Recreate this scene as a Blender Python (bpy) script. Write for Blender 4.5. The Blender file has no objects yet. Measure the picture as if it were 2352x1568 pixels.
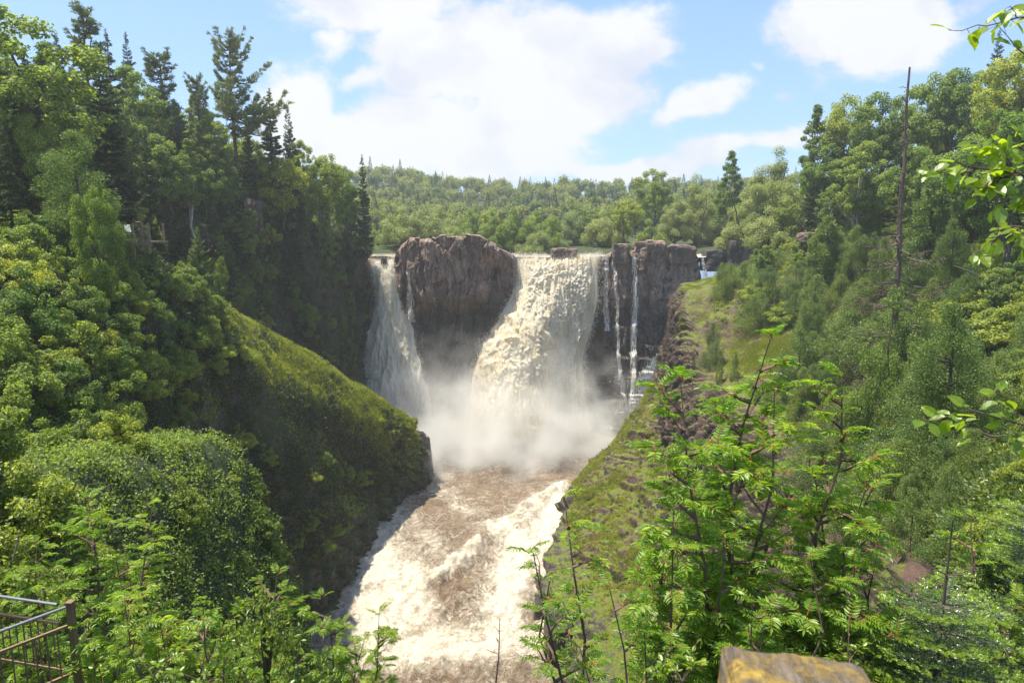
import bpy, math, random
import numpy as np
from mathutils import Vector, kdtree
R_ = np.random.default_rng(7)
random.seed(7)
rad = math.radians
sc = bpy.context.scene
COL = sc.collection
# ------------------------------------------------------------------ camera
PITCH = rad(8.8); CAM = np.array([0.0, 0.0, 40.0]); FP = 1568.0   # focal length in units of a 2352 px wide frame
cd = bpy.data.cameras.new('camera'); cam = bpy.data.objects.new('camera', cd); COL.objects.link(cam)
cam.location = CAM; cam.rotation_euler = (rad(90) - PITCH, 0, 0)
cd.sensor_width = 36; cd.lens = 24; cd.clip_start = 0.05; cd.clip_end = 5000
cd.dof.use_dof = True; cd.dof.focus_distance = 60; cd.dof.aperture_fstop = 9
sc.camera = cam
CS, SN = math.cos(PITCH), math.sin(PITCH)
def ray(px, py):
    u = (px - 1176) / FP; v = (784 - py) / FP
    return np.array([u, CS + v * SN, -SN + v * CS])
def P(px, py, Y):
    d = ray(px, py); return CAM + d * (Y / d[1])
def W(px, py, z):
    d = ray(px, py); return CAM + d * ((z - CAM[2]) / d[2])
def proj(p):
    p = np.asarray(p, float) - CAM
    f = p[..., 1] * CS - p[..., 2] * SN; up = p[..., 1] * SN + p[..., 2] * CS
    f = np.where(f < 0.01, 0.01, f)
    return 1176 + FP * p[..., 0] / f, 784 - FP * up / f
# ------------------------------------------------------------------ noise in numpy
def _h(i, j, k, s):
    n = (i * 73856093) ^ (j * 19349663) ^ (k * 83492791) ^ (s * 2654435)
    n = (n ^ (n >> 13)) * 1274126177 & 0x7fffffff
    n = (n ^ (n >> 16)) & 0xffff
    return n / 65535.0
def vnoise(p, s=0):
    p = np.asarray(p, float); i = np.floor(p).astype(np.int64); f = p - i; f = f * f * (3 - 2 * f)
    r = 0
    for a in (0, 1):
        wa = f[..., 0] if a else 1 - f[..., 0]
        for b in (0, 1):
            wb = f[..., 1] if b else 1 - f[..., 1]
            for c in (0, 1):
                wc = f[..., 2] if c else 1 - f[..., 2]
                r = r + wa * wb * wc * _h(i[..., 0] + a, i[..., 1] + b, i[..., 2] + c, s)
    return r * 2 - 1
def fbm(p, o=4, s=0, g=0.5):
    p = np.asarray(p, float); r = 0; a = 1; t = 0
    for q in range(o):
        r = r + a * vnoise(p * (2.03 ** q) + 17.3 * q, s + q); t += a; a *= g
    return r / t
def voro(x, y, s=0, full=False):
    """2D voronoi: F1, F2, cell random (and offset from the cell's seed)"""
    ix = np.floor(x).astype(np.int64); iy = np.floor(y).astype(np.int64)
    f1 = np.full(x.shape, 9.0); f2 = f1.copy(); cid = np.zeros(x.shape); ox = np.zeros(x.shape); oy = np.zeros(x.shape)
    for a in (-1, 0, 1):
        for b in (-1, 0, 1):
            cx = ix + a; cy = iy + b
            px = cx + _h(cx, cy, cx * 0, s); py = cy + _h(cx, cy, cx * 0 + 1, s)
            d = np.hypot(px - x, py - y); r = _h(cx, cy, cx * 0 + 2, s)
            m = d < f1
            f2 = np.where(m, f1, np.minimum(f2, d)); cid = np.where(m, r, cid); f1 = np.where(m, d, f1); ox = np.where(m, x - px, ox); oy = np.where(m, y - py, oy)
    return (f1, f2, cid, ox, oy) if full else (f1, f2, cid)
def sstep(a, b, x):
    t = np.clip((x - a) / (b - a), 0, 1); return t * t * (3 - 2 * t)
# ------------------------------------------------------------------ meshes
class MB:
    def __init__(s): s.V = []; s.F = []; s.n = 0; s.M = []
    def add(s, V, F, m=0):
        V = np.asarray(V, float).reshape(-1, 3); F = np.asarray(F, int)
        s.V.append(V); s.F.append(F + s.n); s.M.append(m); s.n += len(V); return s
    def data(s, name, mats, smooth=False):
        me = bpy.data.meshes.new(name)
        V = np.concatenate(s.V); me.vertices.add(len(V)); me.vertices.foreach_set('co', V.astype(np.float32).ravel())
        lt = np.concatenate([np.full(len(f), f.shape[1]) for f in s.F]); ls = np.concatenate([[0], np.cumsum(lt)[:-1]])
        lv = np.concatenate([f.ravel() for f in s.F])
        me.loops.add(len(lv)); me.loops.foreach_set('vertex_index', lv.astype(np.int32))
        me.polygons.add(len(lt)); me.polygons.foreach_set('loop_start', ls.astype(np.int32)); me.polygons.foreach_set('loop_total', lt.astype(np.int32))
        if not isinstance(mats, (list, tuple)): mats = [mats]
        for m in mats: me.materials.append(m)
        if len(mats) > 1:
            me.polygons.foreach_set('material_index', np.concatenate([np.full(len(f), m) for f, m in zip(s.F, s.M)]).astype(np.int32))
        me.polygons.foreach_set('use_smooth', np.full(len(lt), smooth))
        me.update(calc_edges=True); return me
def obj(name, me, parent=None):
    o = bpy.data.objects.new(name, me); COL.objects.link(o)
    if parent is not None: o.parent = parent
    return o
def tag(o, label=None, cat=None, group=None, kind=None):
    if label: o['label'] = label
    if cat: o['category'] = cat
    if group: o['group'] = group
    if kind: o['kind'] = kind
    return o
def empty(name, loc=(0, 0, 0), rz=0):
    o = bpy.data.objects.new(name, None); COL.objects.link(o); o.location = loc; o.rotation_euler = (0, 0, rz); return o
def gridF(nu, nv):
    i = np.arange(nu - 1)[:, None] * nv + np.arange(nv - 1)[None, :]; i = i.ravel()
    return np.stack([i, i + 1, i + nv + 1, i + nv], 1)
def crom(C, t):
    C = np.asarray(C, float); n = len(C); E = np.concatenate([2 * C[:1] - C[1:2], C, 2 * C[-1:] - C[-2:-1]])
    i = np.clip(np.floor(t).astype(int), 0, n - 2); f = (t - i).reshape((-1,) + (1,) * (C.ndim - 1))
    a, b, c, d = E[i], E[i + 1], E[i + 2], E[i + 3]
    return 0.5 * (2 * b + (c - a) * f + (2 * a - 5 * b + 4 * c - d) * f ** 2 + (3 * b - a - 3 * c + d) * f ** 3)
def patch(rows, nu, nv):
    A = np.array(rows, float)
    A = crom(A, np.linspace(0, A.shape[0] - 1, nu))
    A = crom(A.transpose(1, 0, 2), np.linspace(0, A.shape[1] - 1, nv)).transpose(1, 0, 2)
    return A
def gnorm(G):
    a = np.gradient(G, axis=0); b = np.gradient(G, axis=1); n = np.cross(a, b)
    return n / (np.linalg.norm(n, axis=-1, keepdims=True) + 1e-9)
def gmesh(name, G, mat, smooth=True, attr=None):
    mb = MB(); mb.add(G.reshape(-1, 3), gridF(G.shape[0], G.shape[1])); me = mb.data(name, mat, smooth)
    if attr:
        for k, v in attr.items():
            a = me.attributes.new(k, 'FLOAT', 'POINT'); a.data.foreach_set('value', np.asarray(v, np.float32).ravel())
    return me
def unit(v): return v / (np.linalg.norm(v, axis=-1, keepdims=True) + 1e-9)
def rdir(n, r=None):
    r = r or R_; return unit(r.normal(size=(n, 3)))
def leaves(mb, C, ax, nr, L, Wd, fold=0.12, m=0):
    n = len(C); L = np.broadcast_to(L, (n,))[:, None]; Wd = np.broadcast_to(Wd, (n,))[:, None]
    ax = unit(ax); sd = unit(np.cross(ax, nr)); up = np.cross(sd, ax)
    mid = C + ax * L * 0.45
    V = np.stack([C, mid + sd * Wd / 2 + up * L * fold, C + ax * L, mid - sd * Wd / 2 + up * L * fold], 1)
    F = np.arange(n * 4).reshape(n, 4); mb.add(V, F, m)
def blades(mb, C, ax, L, Wd, r=None, m=0):
    n = len(C); r = r or R_; L = np.broadcast_to(L, (n,))[:, None]; Wd = np.broadcast_to(Wd, (n,))[:, None]
    sd = unit(np.cross(ax, rdir(n, r)))
    V = np.stack([C - sd * Wd / 2, C + sd * Wd / 2, C + ax * L], 1); mb.add(V, np.arange(n * 3).reshape(n, 3), m)
def tube(mb, pts, rads, k=6, m=0, cap=False):
    pts = np.asarray(pts, float); n = len(pts); rads = np.broadcast_to(rads, (n,))
    T = unit(np.gradient(pts, axis=0)); ref = np.array([0, 0, 1.0]) if abs(T[0, 2]) < 0.9 else np.array([1.0, 0, 0])
    A = unit(np.cross(T, ref)); B = np.cross(T, A)
    an = np.arange(k) * 2 * math.pi / k
    V = pts[:, None] + rads[:, None, None] * (A[:, None] * np.cos(an)[None, :, None] + B[:, None] * np.sin(an)[None, :, None])
    i = np.arange(n - 1)[:, None] * k; j = np.arange(k)[None, :]; j2 = (j + 1) % k
    F = np.stack([(i + j), (i + j2), (i + k + j2), (i + k + j)], -1).reshape(-1, 4); mb.add(V, F, m)
    if cap: mb.add(np.concatenate([V[-1]]), np.arange(k)[None, :], m)
def box(mb, c, s, rz=0, m=0, tilt=0):
    x, y, z = np.array(s) / 2
    V = np.array([[a * x, b * y, d * z] for a in (-1, 1) for b in (-1, 1) for d in (-1, 1)])
    ct, st = math.cos(tilt), math.sin(tilt); V = V @ np.array([[1, 0, 0], [0, ct, st], [0, -st, ct]])
    cr, sr = math.cos(rz), math.sin(rz); V = V @ np.array([[cr, sr, 0], [-sr, cr, 0], [0, 0, 1]])
    F = np.array([[0, 1, 3, 2], [4, 6, 7, 5], [0, 4, 5, 1], [2, 3, 7, 6], [0, 2, 6, 4], [1, 5, 7, 3]]); mb.add(V + np.array(c), F, m)
def beam(mb, a, b, w, h, m=0):
    a = np.array(a, float); b = np.array(b, float); t = unit(b - a); s = unit(np.cross(t, [0, 0, 1.0] if abs(t[2]) < .95 else [1.0, 0, 0])); u = np.cross(s, t)
    V = np.array([p + s * i * w / 2 + u * j * h / 2 for p in (a, b) for i in (-1, 1) for j in (-1, 1)])
    F = np.array([[0, 1, 3, 2], [4, 6, 7, 5], [0, 4, 5, 1], [2, 3, 7, 6], [0, 2, 6, 4], [1, 5, 7, 3]]); mb.add(V, F, m)
# ------------------------------------------------------------------ node helper
class NT:
    def __init__(s, nt): s.t = nt; nt.nodes.clear()
    def n(s, typ, ins=None, **kw):
        nd = s.t.nodes.new(typ)
        for k, v in kw.items(): setattr(nd, k, v)
        for k, v in (ins or {}).items():
            if hasattr(v, 'is_output'): s.t.links.new(v, nd.inputs[k])
            else: nd.inputs[k].default_value = v
        return nd
    def math(s, op, a, b=0.0, c=0.0, clamp=False):
        return s.n('ShaderNodeMath', {0: a, 1: b, 2: c}, operation=op, use_clamp=clamp).outputs[0]
    def ramp(s, f, stops, mode='LINEAR'):
        nd = s.n('ShaderNodeValToRGB', {0: f}); cr = nd.color_ramp; cr.interpolation = mode
        while len(cr.elements) < len(stops): cr.elements.new(0.5)
        for e, (p, c) in zip(cr.elements, stops):
            e.position = p; e.color = (c, c, c, 1) if isinstance(c, (int, float)) else (*c, 1)
        return nd.outputs[0]
    def mixc(s, f, a, b, bt='MIX'):
        nd = s.n('ShaderNodeMix', data_type='RGBA', blend_type=bt)
        for k, v in ((0, f), (6, a), (7, b)):
            if hasattr(v, 'is_output'): s.t.links.new(v, nd.inputs[k])
            else: nd.inputs[k].default_value = v if k == 0 else ((*v, 1) if len(v) == 3 else v)
        return nd.outputs[2]
    def noise(s, vec, scale, det=4, rough=0.55, dist=0.0):
        return s.n('ShaderNodeTexNoise', {'Vector': vec, 'Scale': scale, 'Detail': det, 'Roughness': rough, 'Distortion': dist}).outputs[0]
    def scl(s, vec, v):
        return s.n('ShaderNodeVectorMath', {0: vec, 1: v}, operation='MULTIPLY').outputs[0]
    def pos(s): return s.n('ShaderNodeNewGeometry').outputs['Position']
    def out(s, surf=None, vol=None, disp=None):
        o = s.n('ShaderNodeOutputMaterial')
        if surf is not None: s.t.links.new(surf, o.inputs[0])
        if vol is not None: s.t.links.new(vol, o.inputs[1])
    def bump(s, h, st=0.5, d=0.1):
        return s.n('ShaderNodeBump', {'Height': h, 'Strength': st, 'Distance': d}).outputs[0]
def mat(name):
    m = bpy.data.materials.new(name); m.use_nodes = True; return m, NT(m.node_tree)
def leafmat(name, c, tr=None, hv=0.03, vv=0.5, ho=0.02, vo=0.25, tf=0.45, gl=0.03, rg=0.5):
    m, t = mat(name); c = np.array(c)
    tr = tr if tr is not None else c * np.array([1.9, 1.9, 1.1])
    isl = t.n('ShaderNodeNewGeometry').outputs['Random Per Island']; ob = t.n('ShaderNodeObjectInfo').outputs['Random']
    hue = t.math('ADD', t.math('MULTIPLY_ADD', isl, -2 * hv, 0.5 + hv), t.math('MULTIPLY_ADD', ob, -2 * ho, ho))
    val = t.math('MULTIPLY', t.math('MULTIPLY_ADD', isl, 2 * vv, 1 - vv), t.math('MULTIPLY_ADD', ob, 2 * vo, 1 - vo))
    f = []
    for col in (c, tr):
        f.append(t.n('ShaderNodeHueSaturation', {'Hue': hue, 'Value': val, 'Color': (*col, 1)}).outputs[0])
    d = t.n('ShaderNodeBsdfDiffuse', {'Color': f[0]}).outputs[0]; tl = t.n('ShaderNodeBsdfTranslucent', {'Color': f[1]}).outputs[0]
    mx = t.n('ShaderNodeMixShader', {0: tf, 1: d, 2: tl}).outputs[0]
    g = t.n('ShaderNodeBsdfGlossy', {'Color': (1, 1, 1, 1), 'Roughness': rg}).outputs[0]
    t.out(t.n('ShaderNodeMixShader', {0: gl, 1: mx, 2: g}).outputs[0]); return m
def barkmat(name, c1, c2, sc_=8, st=(1, 1, 0.25)):
    m, t = mat(name); v = t.scl(t.n('ShaderNodeTexCoord').outputs['Object'], st)
    n = t.noise(v, sc_, 5, 0.65); c = t.ramp(n, [(0.35, c1), (0.65, c2)])
    b = t.bump(n, 0.6, 0.02); t.out(t.n('ShaderNodeBsdfPrincipled', {'Base Color': c, 'Roughness': 0.9, 'Normal': b}).outputs[0]); return m
# ------------------------------------------------------------------ light, sky with clouds
SUN = unit(np.array([-0.31, 0.04, 0.95]))
EL = math.asin(SUN[2]); AZ = math.atan2(SUN[0], SUN[1])
ld = bpy.data.lights.new('sun', 'SUN'); ld.energy = 5.0; ld.angle = rad(0.5); ld.color = (1.0, 0.93, 0.76)
lo = bpy.data.objects.new('sun', ld); COL.objects.link(lo); lo.rotation_euler = Vector(SUN).to_track_quat('Z', 'Y').to_euler()
w = bpy.data.worlds.new('World'); sc.world = w; w.use_nodes = True; t = NT(w.node_tree)
sky = t.n('ShaderNodeTexSky', sky_type='NISHITA', sun_disc=False, sun_elevation=EL, sun_rotation=AZ, air_density=1.0, dust_density=0.3, ozone_density=1.6, altitude=300)
dirv = t.n('ShaderNodeTexCoord').outputs['Generated']
xyz = t.n('ShaderNodeSeparateXYZ', {0: dirv}); yy = t.math('MAXIMUM', xyz.outputs[1], 0.02)
gx = t.math('DIVIDE', xyz.outputs[0], yy); gz = t.math('DIVIDE', xyz.outputs[2], yy)
gv = t.n('ShaderNodeCombineXYZ', {0: gx, 1: gz, 2: 0.0}).outputs[0]
warp = t.n('ShaderNodeTexNoise', {'Vector': gv, 'Scale': 5.0, 'Detail': 3.0}).outputs[1]
gw = t.n('ShaderNodeVectorMath', {0: gv, 1: t.n('ShaderNodeVectorMath', {0: t.n('ShaderNodeVectorMath', {0: warp, 1: (0.5, 0.5, 0.5)}, operation='SUBTRACT').outputs[0], 1: (0.16, 0.12, 0)}, operation='MULTIPLY').outputs[0]}, operation='ADD').outputs[0]
s2 = t.n('ShaderNodeSeparateXYZ', {0: gw}); wx, wz = s2.outputs[0], s2.outputs[1]
CL = [(1130, 140, 300, 150, 0.0, 1.0), (1320, 110, 200, 120, 0, 1.0), (1250, 240, 260, 110, 0, 1.0), (930, 110, 130, 150, 0, 0.9), (800, 30, 200, 90, 0, 0.8), (735, 130, 60, 75, 0, .62), (815, 202, 70, 38, 0, .65),
      (1000, 330, 420, 100, 0, 1.0), (690, 270, 110, 120, 0, 1.0), (1480, 100, 40, 60, 0, .5), (1620, 235, 130, 45, 0.45, 0.85), (1800, 205, 60, 35, 0.2, 0.5), (1740, 150, 40, 22, 0, .5),
      (1720, 330, 260, 38, 0.22, 0.75), (1450, 375, 260, 40, 0, 0.85), (1980, 50, 230, 110, 0.0, 0.95), (2060, 130, 190, 70, 0.3, 0.85), (2250, 10, 180, 40, 0.2, 0.6), (110, 40, 70, 30, 0, .5), (1720, 290, 50, 22, 0, .5), (400, 380, 300, 60, 0, .6)]
acc = None
for (px, py, rx, ry, ang, amp) in CL:
    d = ray(px, py); cx, cz = d[0] / d[1], d[2] / d[1]; rx /= FP; ry /= FP
    a = t.math('SUBTRACT', wx, cx); b = t.math('SUBTRACT', wz, cz)
    ca, sa = math.cos(ang), math.sin(ang)
    p = t.math('MULTIPLY_ADD', a, ca / rx, t.math('MULTIPLY', b, sa / rx)); q = t.math('MULTIPLY_ADD', b, ca / ry, t.math('MULTIPLY', a, -sa / ry))
    d2 = t.math('MULTIPLY_ADD', p, p, t.math('MULTIPLY', q, q))
    v = t.math('MULTIPLY', t.math('EXPONENT', t.math('MULTIPLY', d2, -0.8)), amp)
    acc = v if acc is None else t.math('MAXIMUM', acc, v)
n1 = t.n('ShaderNodeTexNoise', {'Vector': t.scl(gv, (1.0, 1.5, 1)), 'Scale': 8.0, 'Detail': 12.0, 'Roughness': 0.66}).outputs[0]
dens = t.math('MULTIPLY_ADD', n1, 1.1, t.math('ADD', acc, -0.55))
mask = t.n('ShaderNodeMapRange', {0: dens, 1: 0.39, 2: 0.70, 3: 0.0, 4: 1.0}, interpolation_type='SMOOTHSTEP').outputs[0]
# clouds elsewhere in the sky, so it holds from any view
n3 = t.n('ShaderNodeTexNoise', {'Vector': dirv, 'Scale': 3.0, 'Detail': 6.0}).outputs[0]
back = t.math('MULTIPLY', t.n('ShaderNodeMapRange', {0: n3, 1: 0.5, 2: 0.7, 3: 0.0, 4: 0.8}).outputs[0], t.math('LESS_THAN', xyz.outputs[1], 0.25))
mask = t.math('MAXIMUM', mask, back)
n2 = t.n('ShaderNodeTexNoise', {'Vector': gw, 'Scale': 7.0, 'Detail': 6.0, 'Roughness': 0.5}).outputs[0]
SKYS = 0.105
ccol = t.ramp(t.math('ADD', n2, t.math('MULTIPLY', mask, 0.1)), [(0.36, (3.65, 3.95, 4.8)), (0.60, (5.15, 5.2, 5.35))])
hz = t.n('ShaderNodeMapRange', {0: xyz.outputs[2], 1: -0.02, 2: 0.45, 3: 1.0, 4: 0.0}, interpolation_type='SMOOTHSTEP').outputs[0]
skyc = t.mixc(t.math('MULTIPLY_ADD', hz, 0.25, 0.35), sky.outputs[0], (2.35, 4.1, 7.4))
fin = t.mixc(mask, skyc, ccol)
bg = t.n('ShaderNodeBackground', {0: fin, 1: SKYS})
t.t.links.new(bg.outputs[0], t.n('ShaderNodeOutputWorld').inputs[0])
sc.view_settings.view_transform = 'Standard'; sc.view_settings.look = 'None'; sc.view_settings.gamma = 1
sc.view_settings.exposure = 0.85
cy = sc.cycles; cy.max_bounces = 6; cy.diffuse_bounces = 3; cy.glossy_bounces = 2; cy.transmission_bounces = 3; cy.transparent_max_bounces = 16; cy.volume_bounces = 3
cy.use_denoising = True; cy.caustics_reflective = False; cy.caustics_refractive = False; cy.sample_clamp_indirect = 4
cy.volume_step_rate = 1.0; cy.volume_max_steps = 128
# ------------------------------------------------------------------ materials
def rockmat(name, dark, mid, warm, moss=0.0, streak=0.5, wet=(0, 1), mossc=((0.05, 0.075, 0.012), (0.14, 0.19, 0.03)), warmz=None, rough=0.75, cliff=0, lush=0, wn=9.0, wc=((0.014, 0.013, 0.013), (0.075, 0.066, 0.060)), ms=0.5):
    m, t = mat(name); p = t.pos()
    n1 = t.noise(p, 0.35, 6, 0.65, 0.4); n2 = t.noise(p, 2.5, 5, 0.6); n3 = t.noise(t.scl(p, (1.2, 1.2, 0.28)), 1.0, 6, 0.65)
    f = t.math('MULTIPLY_ADD', n3, streak, t.math('MULTIPLY', n1, 1 - streak))
    c = t.ramp(f, [(0.36, dark), (0.5, mid), (0.66, warm)])
    c = t.mixc(0.5, c, t.ramp(n2, [(0.3, (0.55, 0.55, 0.55)), (0.7, (1.35, 1.3, 1.25))]), 'MULTIPLY')
    z = t.n('ShaderNodeSeparateXYZ', {0: p}).outputs[2]
    wz = t.n('ShaderNodeMapRange', {0: t.math('MULTIPLY_ADD', n1, wn, z), 1: wet[0], 2: wet[1], 3: 1.0, 4: 0.0}, interpolation_type='SMOOTHSTEP').outputs[0]
    wz = t.math('MAXIMUM', wz, t.n('ShaderNodeAttribute', attribute_name='shore').outputs['Fac'])
    c = t.mixc(t.math('MULTIPLY', wz, 0.85), c, t.mixc(n2, *wc))
    ru = t.math('MULTIPLY_ADD', wz, -0.35, rough)
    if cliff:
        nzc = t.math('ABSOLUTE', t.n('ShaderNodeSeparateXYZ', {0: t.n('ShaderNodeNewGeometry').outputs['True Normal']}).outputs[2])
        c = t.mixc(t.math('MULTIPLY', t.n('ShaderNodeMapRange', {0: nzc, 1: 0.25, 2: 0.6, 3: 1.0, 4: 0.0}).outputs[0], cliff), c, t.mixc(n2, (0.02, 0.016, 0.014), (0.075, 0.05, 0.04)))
    if moss:
        nz = t.n('ShaderNodeSeparateXYZ', {0: t.n('ShaderNodeNewGeometry').outputs['Normal']}).outputs[2]
        mf = t.math('ADD', t.math('MULTIPLY', nz, 0.55), t.math('MULTIPLY', t.noise(p, ms, 8, 0.75), 1.3))
        mk = t.n('ShaderNodeMapRange', {0: mf, 1: 1.3 - moss, 2: 1.42 - moss, 3: 0.0, 4: 1.0}).outputs[0]
        c = t.mixc(mk, c, t.ramp(t.noise(p, 5.0, 5, 0.7), [(0.3, mossc[0]), (0.7, mossc[1])]))
        mk = t.math('MULTIPLY', mk, t.math('SUBTRACT', 1.0, wz))
        if lush:
            lk = t.math('MULTIPLY', mk, t.n('ShaderNodeMapRange', {0: t.math('MULTIPLY_ADD', n1, 0.4, nz), 1: lush, 2: lush + 0.22, 3: 0.0, 4: 1.0}).outputs[0])
            c = t.mixc(lk, c, t.ramp(t.noise(p, 3.0, 6, 0.75), [(0.3, (0.10, 0.14, 0.018)), (0.5, (0.22, 0.27, 0.036)), (0.7, (0.36, 0.37, 0.07))]))
        ru = t.math('MAXIMUM', ru, t.math('MULTIPLY', mk, 0.9))
    bh = t.math('ADD', t.noise(p, 3.0, 8, 0.7), t.math('MULTIPLY', t.noise(t.scl(p, (1, 1, 0.3)), 6.0, 6, 0.7), 0.4))
    t.out(t.n('ShaderNodeBsdfPrincipled', {'Base Color': c, 'Roughness': ru, 'Normal': t.bump(bh, 0.9, 0.35)}).outputs[0]); return m
M = {}
M['wall'] = rockmat('falls_rock', (0.09, 0.068, 0.06), (0.26, 0.185, 0.15), (0.46, 0.32, 0.245), 0.0, 0.45, (27, 36))
M['spur'] = rockmat('spur_ground', (0.03, 0.028, 0.026), (0.07, 0.062, 0.058), (0.13, 0.12, 0.115), 0.66, 0.3, (5.5, 10), ((0.018, 0.03, 0.006), (0.06, 0.085, 0.015)), lush=0.72)
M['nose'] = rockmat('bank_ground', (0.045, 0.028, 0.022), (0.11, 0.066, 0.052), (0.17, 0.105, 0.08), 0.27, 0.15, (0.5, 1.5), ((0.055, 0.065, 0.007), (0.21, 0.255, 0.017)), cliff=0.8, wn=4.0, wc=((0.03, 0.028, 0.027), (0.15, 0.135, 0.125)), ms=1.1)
M['soil'] = rockmat('forest_ground', (0.02, 0.018, 0.012), (0.05, 0.04, 0.028), (0.085, 0.06, 0.042), 0.65, 0.2, (-9, -8), ((0.02, 0.035, 0.006), (0.06, 0.085, 0.015)))
M['boulder'] = rockmat('boulder_rock', (0.07, 0.055, 0.048), (0.15, 0.105, 0.085), (0.27, 0.18, 0.13), 0.0, 0.3, (-9, -8))
M['greyrock'] = rockmat('grey_rock', (0.06, 0.057, 0.055), (0.17, 0.16, 0.152), (0.34, 0.32, 0.30), 0.12, 0.2, (-9, -8))
M['darkboulder'] = rockmat('wet_boulder_rock', (0.02, 0.018, 0.017), (0.05, 0.042, 0.038), (0.10, 0.08, 0.07), 0.0, 0.3, (-9, -8), rough=0.45)
M['foliage_far'] = leafmat('foliage_far', (0.165, 0.217, 0.043), (0.265, 0.337, 0.049), 0.02, 0.35, 0.03, 0.3)
M['foliage_mid'] = leafmat('foliage_mid', (0.160, 0.235, 0.034), (0.321, 0.454, 0.042), 0.02, 0.6, 0.02, 0.2)
M['foliage_bright'] = leafmat('foliage_bright', (0.194, 0.259, 0.025), (0.422, 0.542, 0.040), 0.025, 0.6, 0.02, 0.2)
M['foliage_willow'] = leafmat('foliage_willow', (0.270, 0.312, 0.094), (0.438, 0.520, 0.112), 0.015, 0.3, 0.015, 0.15)
M['needle_dark'] = leafmat('needle_dark', (0.069, 0.118, 0.034), (0.113, 0.180, 0.036), 0.02, 0.4, 0.02, 0.25, 0.3, 0.04)
M['needle_pine'] = leafmat('needle_pine', (0.161, 0.214, 0.062), (0.280, 0.354, 0.067), 0.02, 0.35, 0.01, 0.2, 0.3, 0.05)
M['needle_cedar'] = leafmat('needle_cedar', (0.143, 0.215, 0.036), (0.259, 0.377, 0.046), 0.03, 0.45, 0.02, 0.2, 0.35, 0.04)
M['needle_young'] = leafmat('needle_young', (0.153, 0.232, 0.050), (0.307, 0.434, 0.062), 0.02, 0.4, 0.01, 0.1, 0.35, 0.05)
M['shade_plants'] = leafmat('shade_plants', (0.040, 0.062, 0.012), (0.08, 0.12, 0.016), 0.03, 0.6, 0, 0, 0.4, 0.03)  # darker copy of undergrowth, shade of the slopes put into its colour
M['grass'] = leafmat('grass', (0.216, 0.259, 0.025), (0.478, 0.543, 0.037), 0.03, 0.4, 0, 0, 0.5, 0.04)
M['undergrowth'] = leafmat('undergrowth', (0.112, 0.166, 0.022), (0.234, 0.337, 0.032), 0.03, 0.5, 0, 0, 0.45, 0.05)
M['mossy'] = leafmat('moss_tufts', (0.25, 0.29, 0.022), (0.46, 0.50, 0.03), 0.04, 0.45, 0, 0, 0.45, 0.02)
M['rowan'] = leafmat('rowan_leaf', (0.175, 0.29, 0.022), (0.46, 0.70, 0.035), 0.015, 0.3, 0.01, 0.1, 0.5, 0.035, 0.45)
M['broad'] = leafmat('broad_leaf', (0.165, 0.263, 0.018), (0.446, 0.619, 0.023), 0.012, 0.2, 0.01, 0.1, 0.55, 0.04, 0.4)
M['yellowleaf'] = leafmat('yellow_leaf', (0.16, 0.17, 0.02), (0.34, 0.32, 0.03), 0.04, 0.3, 0.01, 0.1, 0.5, 0.06)
M['fir_old'] = leafmat('fir_needle', (0.095, 0.17, 0.055), (0.14, 0.24, 0.05), 0.01, 0.3, 0, 0, 0.3, 0.08, 0.35)
M['fir_new'] = leafmat('fir_new_needle', (0.24, 0.36, 0.035), (0.42, 0.58, 0.05), 0.015, 0.25, 0, 0, 0.45, 0.06, 0.4)
M['bark'] = barkmat('bark', (0.04, 0.032, 0.026), (0.13, 0.105, 0.085))
M['birch'] = barkmat('pale_bark', (0.16, 0.14, 0.12), (0.5, 0.46, 0.4), 3)
M['dead'] = barkmat('dead_bark', (0.07, 0.045, 0.036), (0.19, 0.135, 0.11))
M['twig'] = barkmat('twig', (0.10, 0.06, 0.045), (0.2, 0.13, 0.1))
M['redstalk'] = barkmat('red_stalk', (0.22, 0.05, 0.025), (0.28, 0.10, 0.04))
M['wood'] = barkmat('weathered_wood', (0.16, 0.115, 0.07), (0.33, 0.245, 0.15), 6, (4, 4, 0.5))
M['paint'] = barkmat('tan_paint', (0.17, 0.105, 0.06), (0.27, 0.18, 0.105), 3)
m_, t = mat('galvanised_pipe'); t.out(t.n('ShaderNodeBsdfPrincipled', {'Base Color': (0.30, 0.30, 0.33, 1), 'Metallic': 0.7, 'Roughness': t.math('MULTIPLY_ADD', t.noise(t.pos(), 30, 4), 0.3, 0.25)}).outputs[0]); M['pipe'] = m_
m_, t = mat('sign_panel'); t.out(t.n('ShaderNodeBsdfPrincipled', {'Base Color': t.ramp(t.noise(t.n('ShaderNodeTexCoord').outputs['Object'], 6, 3), [(0.45, (0.75, 0.75, 0.72)), (0.6, (0.4, 0.5, 0.42))]), 'Roughness': 0.35}).outputs[0]); M['sign'] = m_
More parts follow.
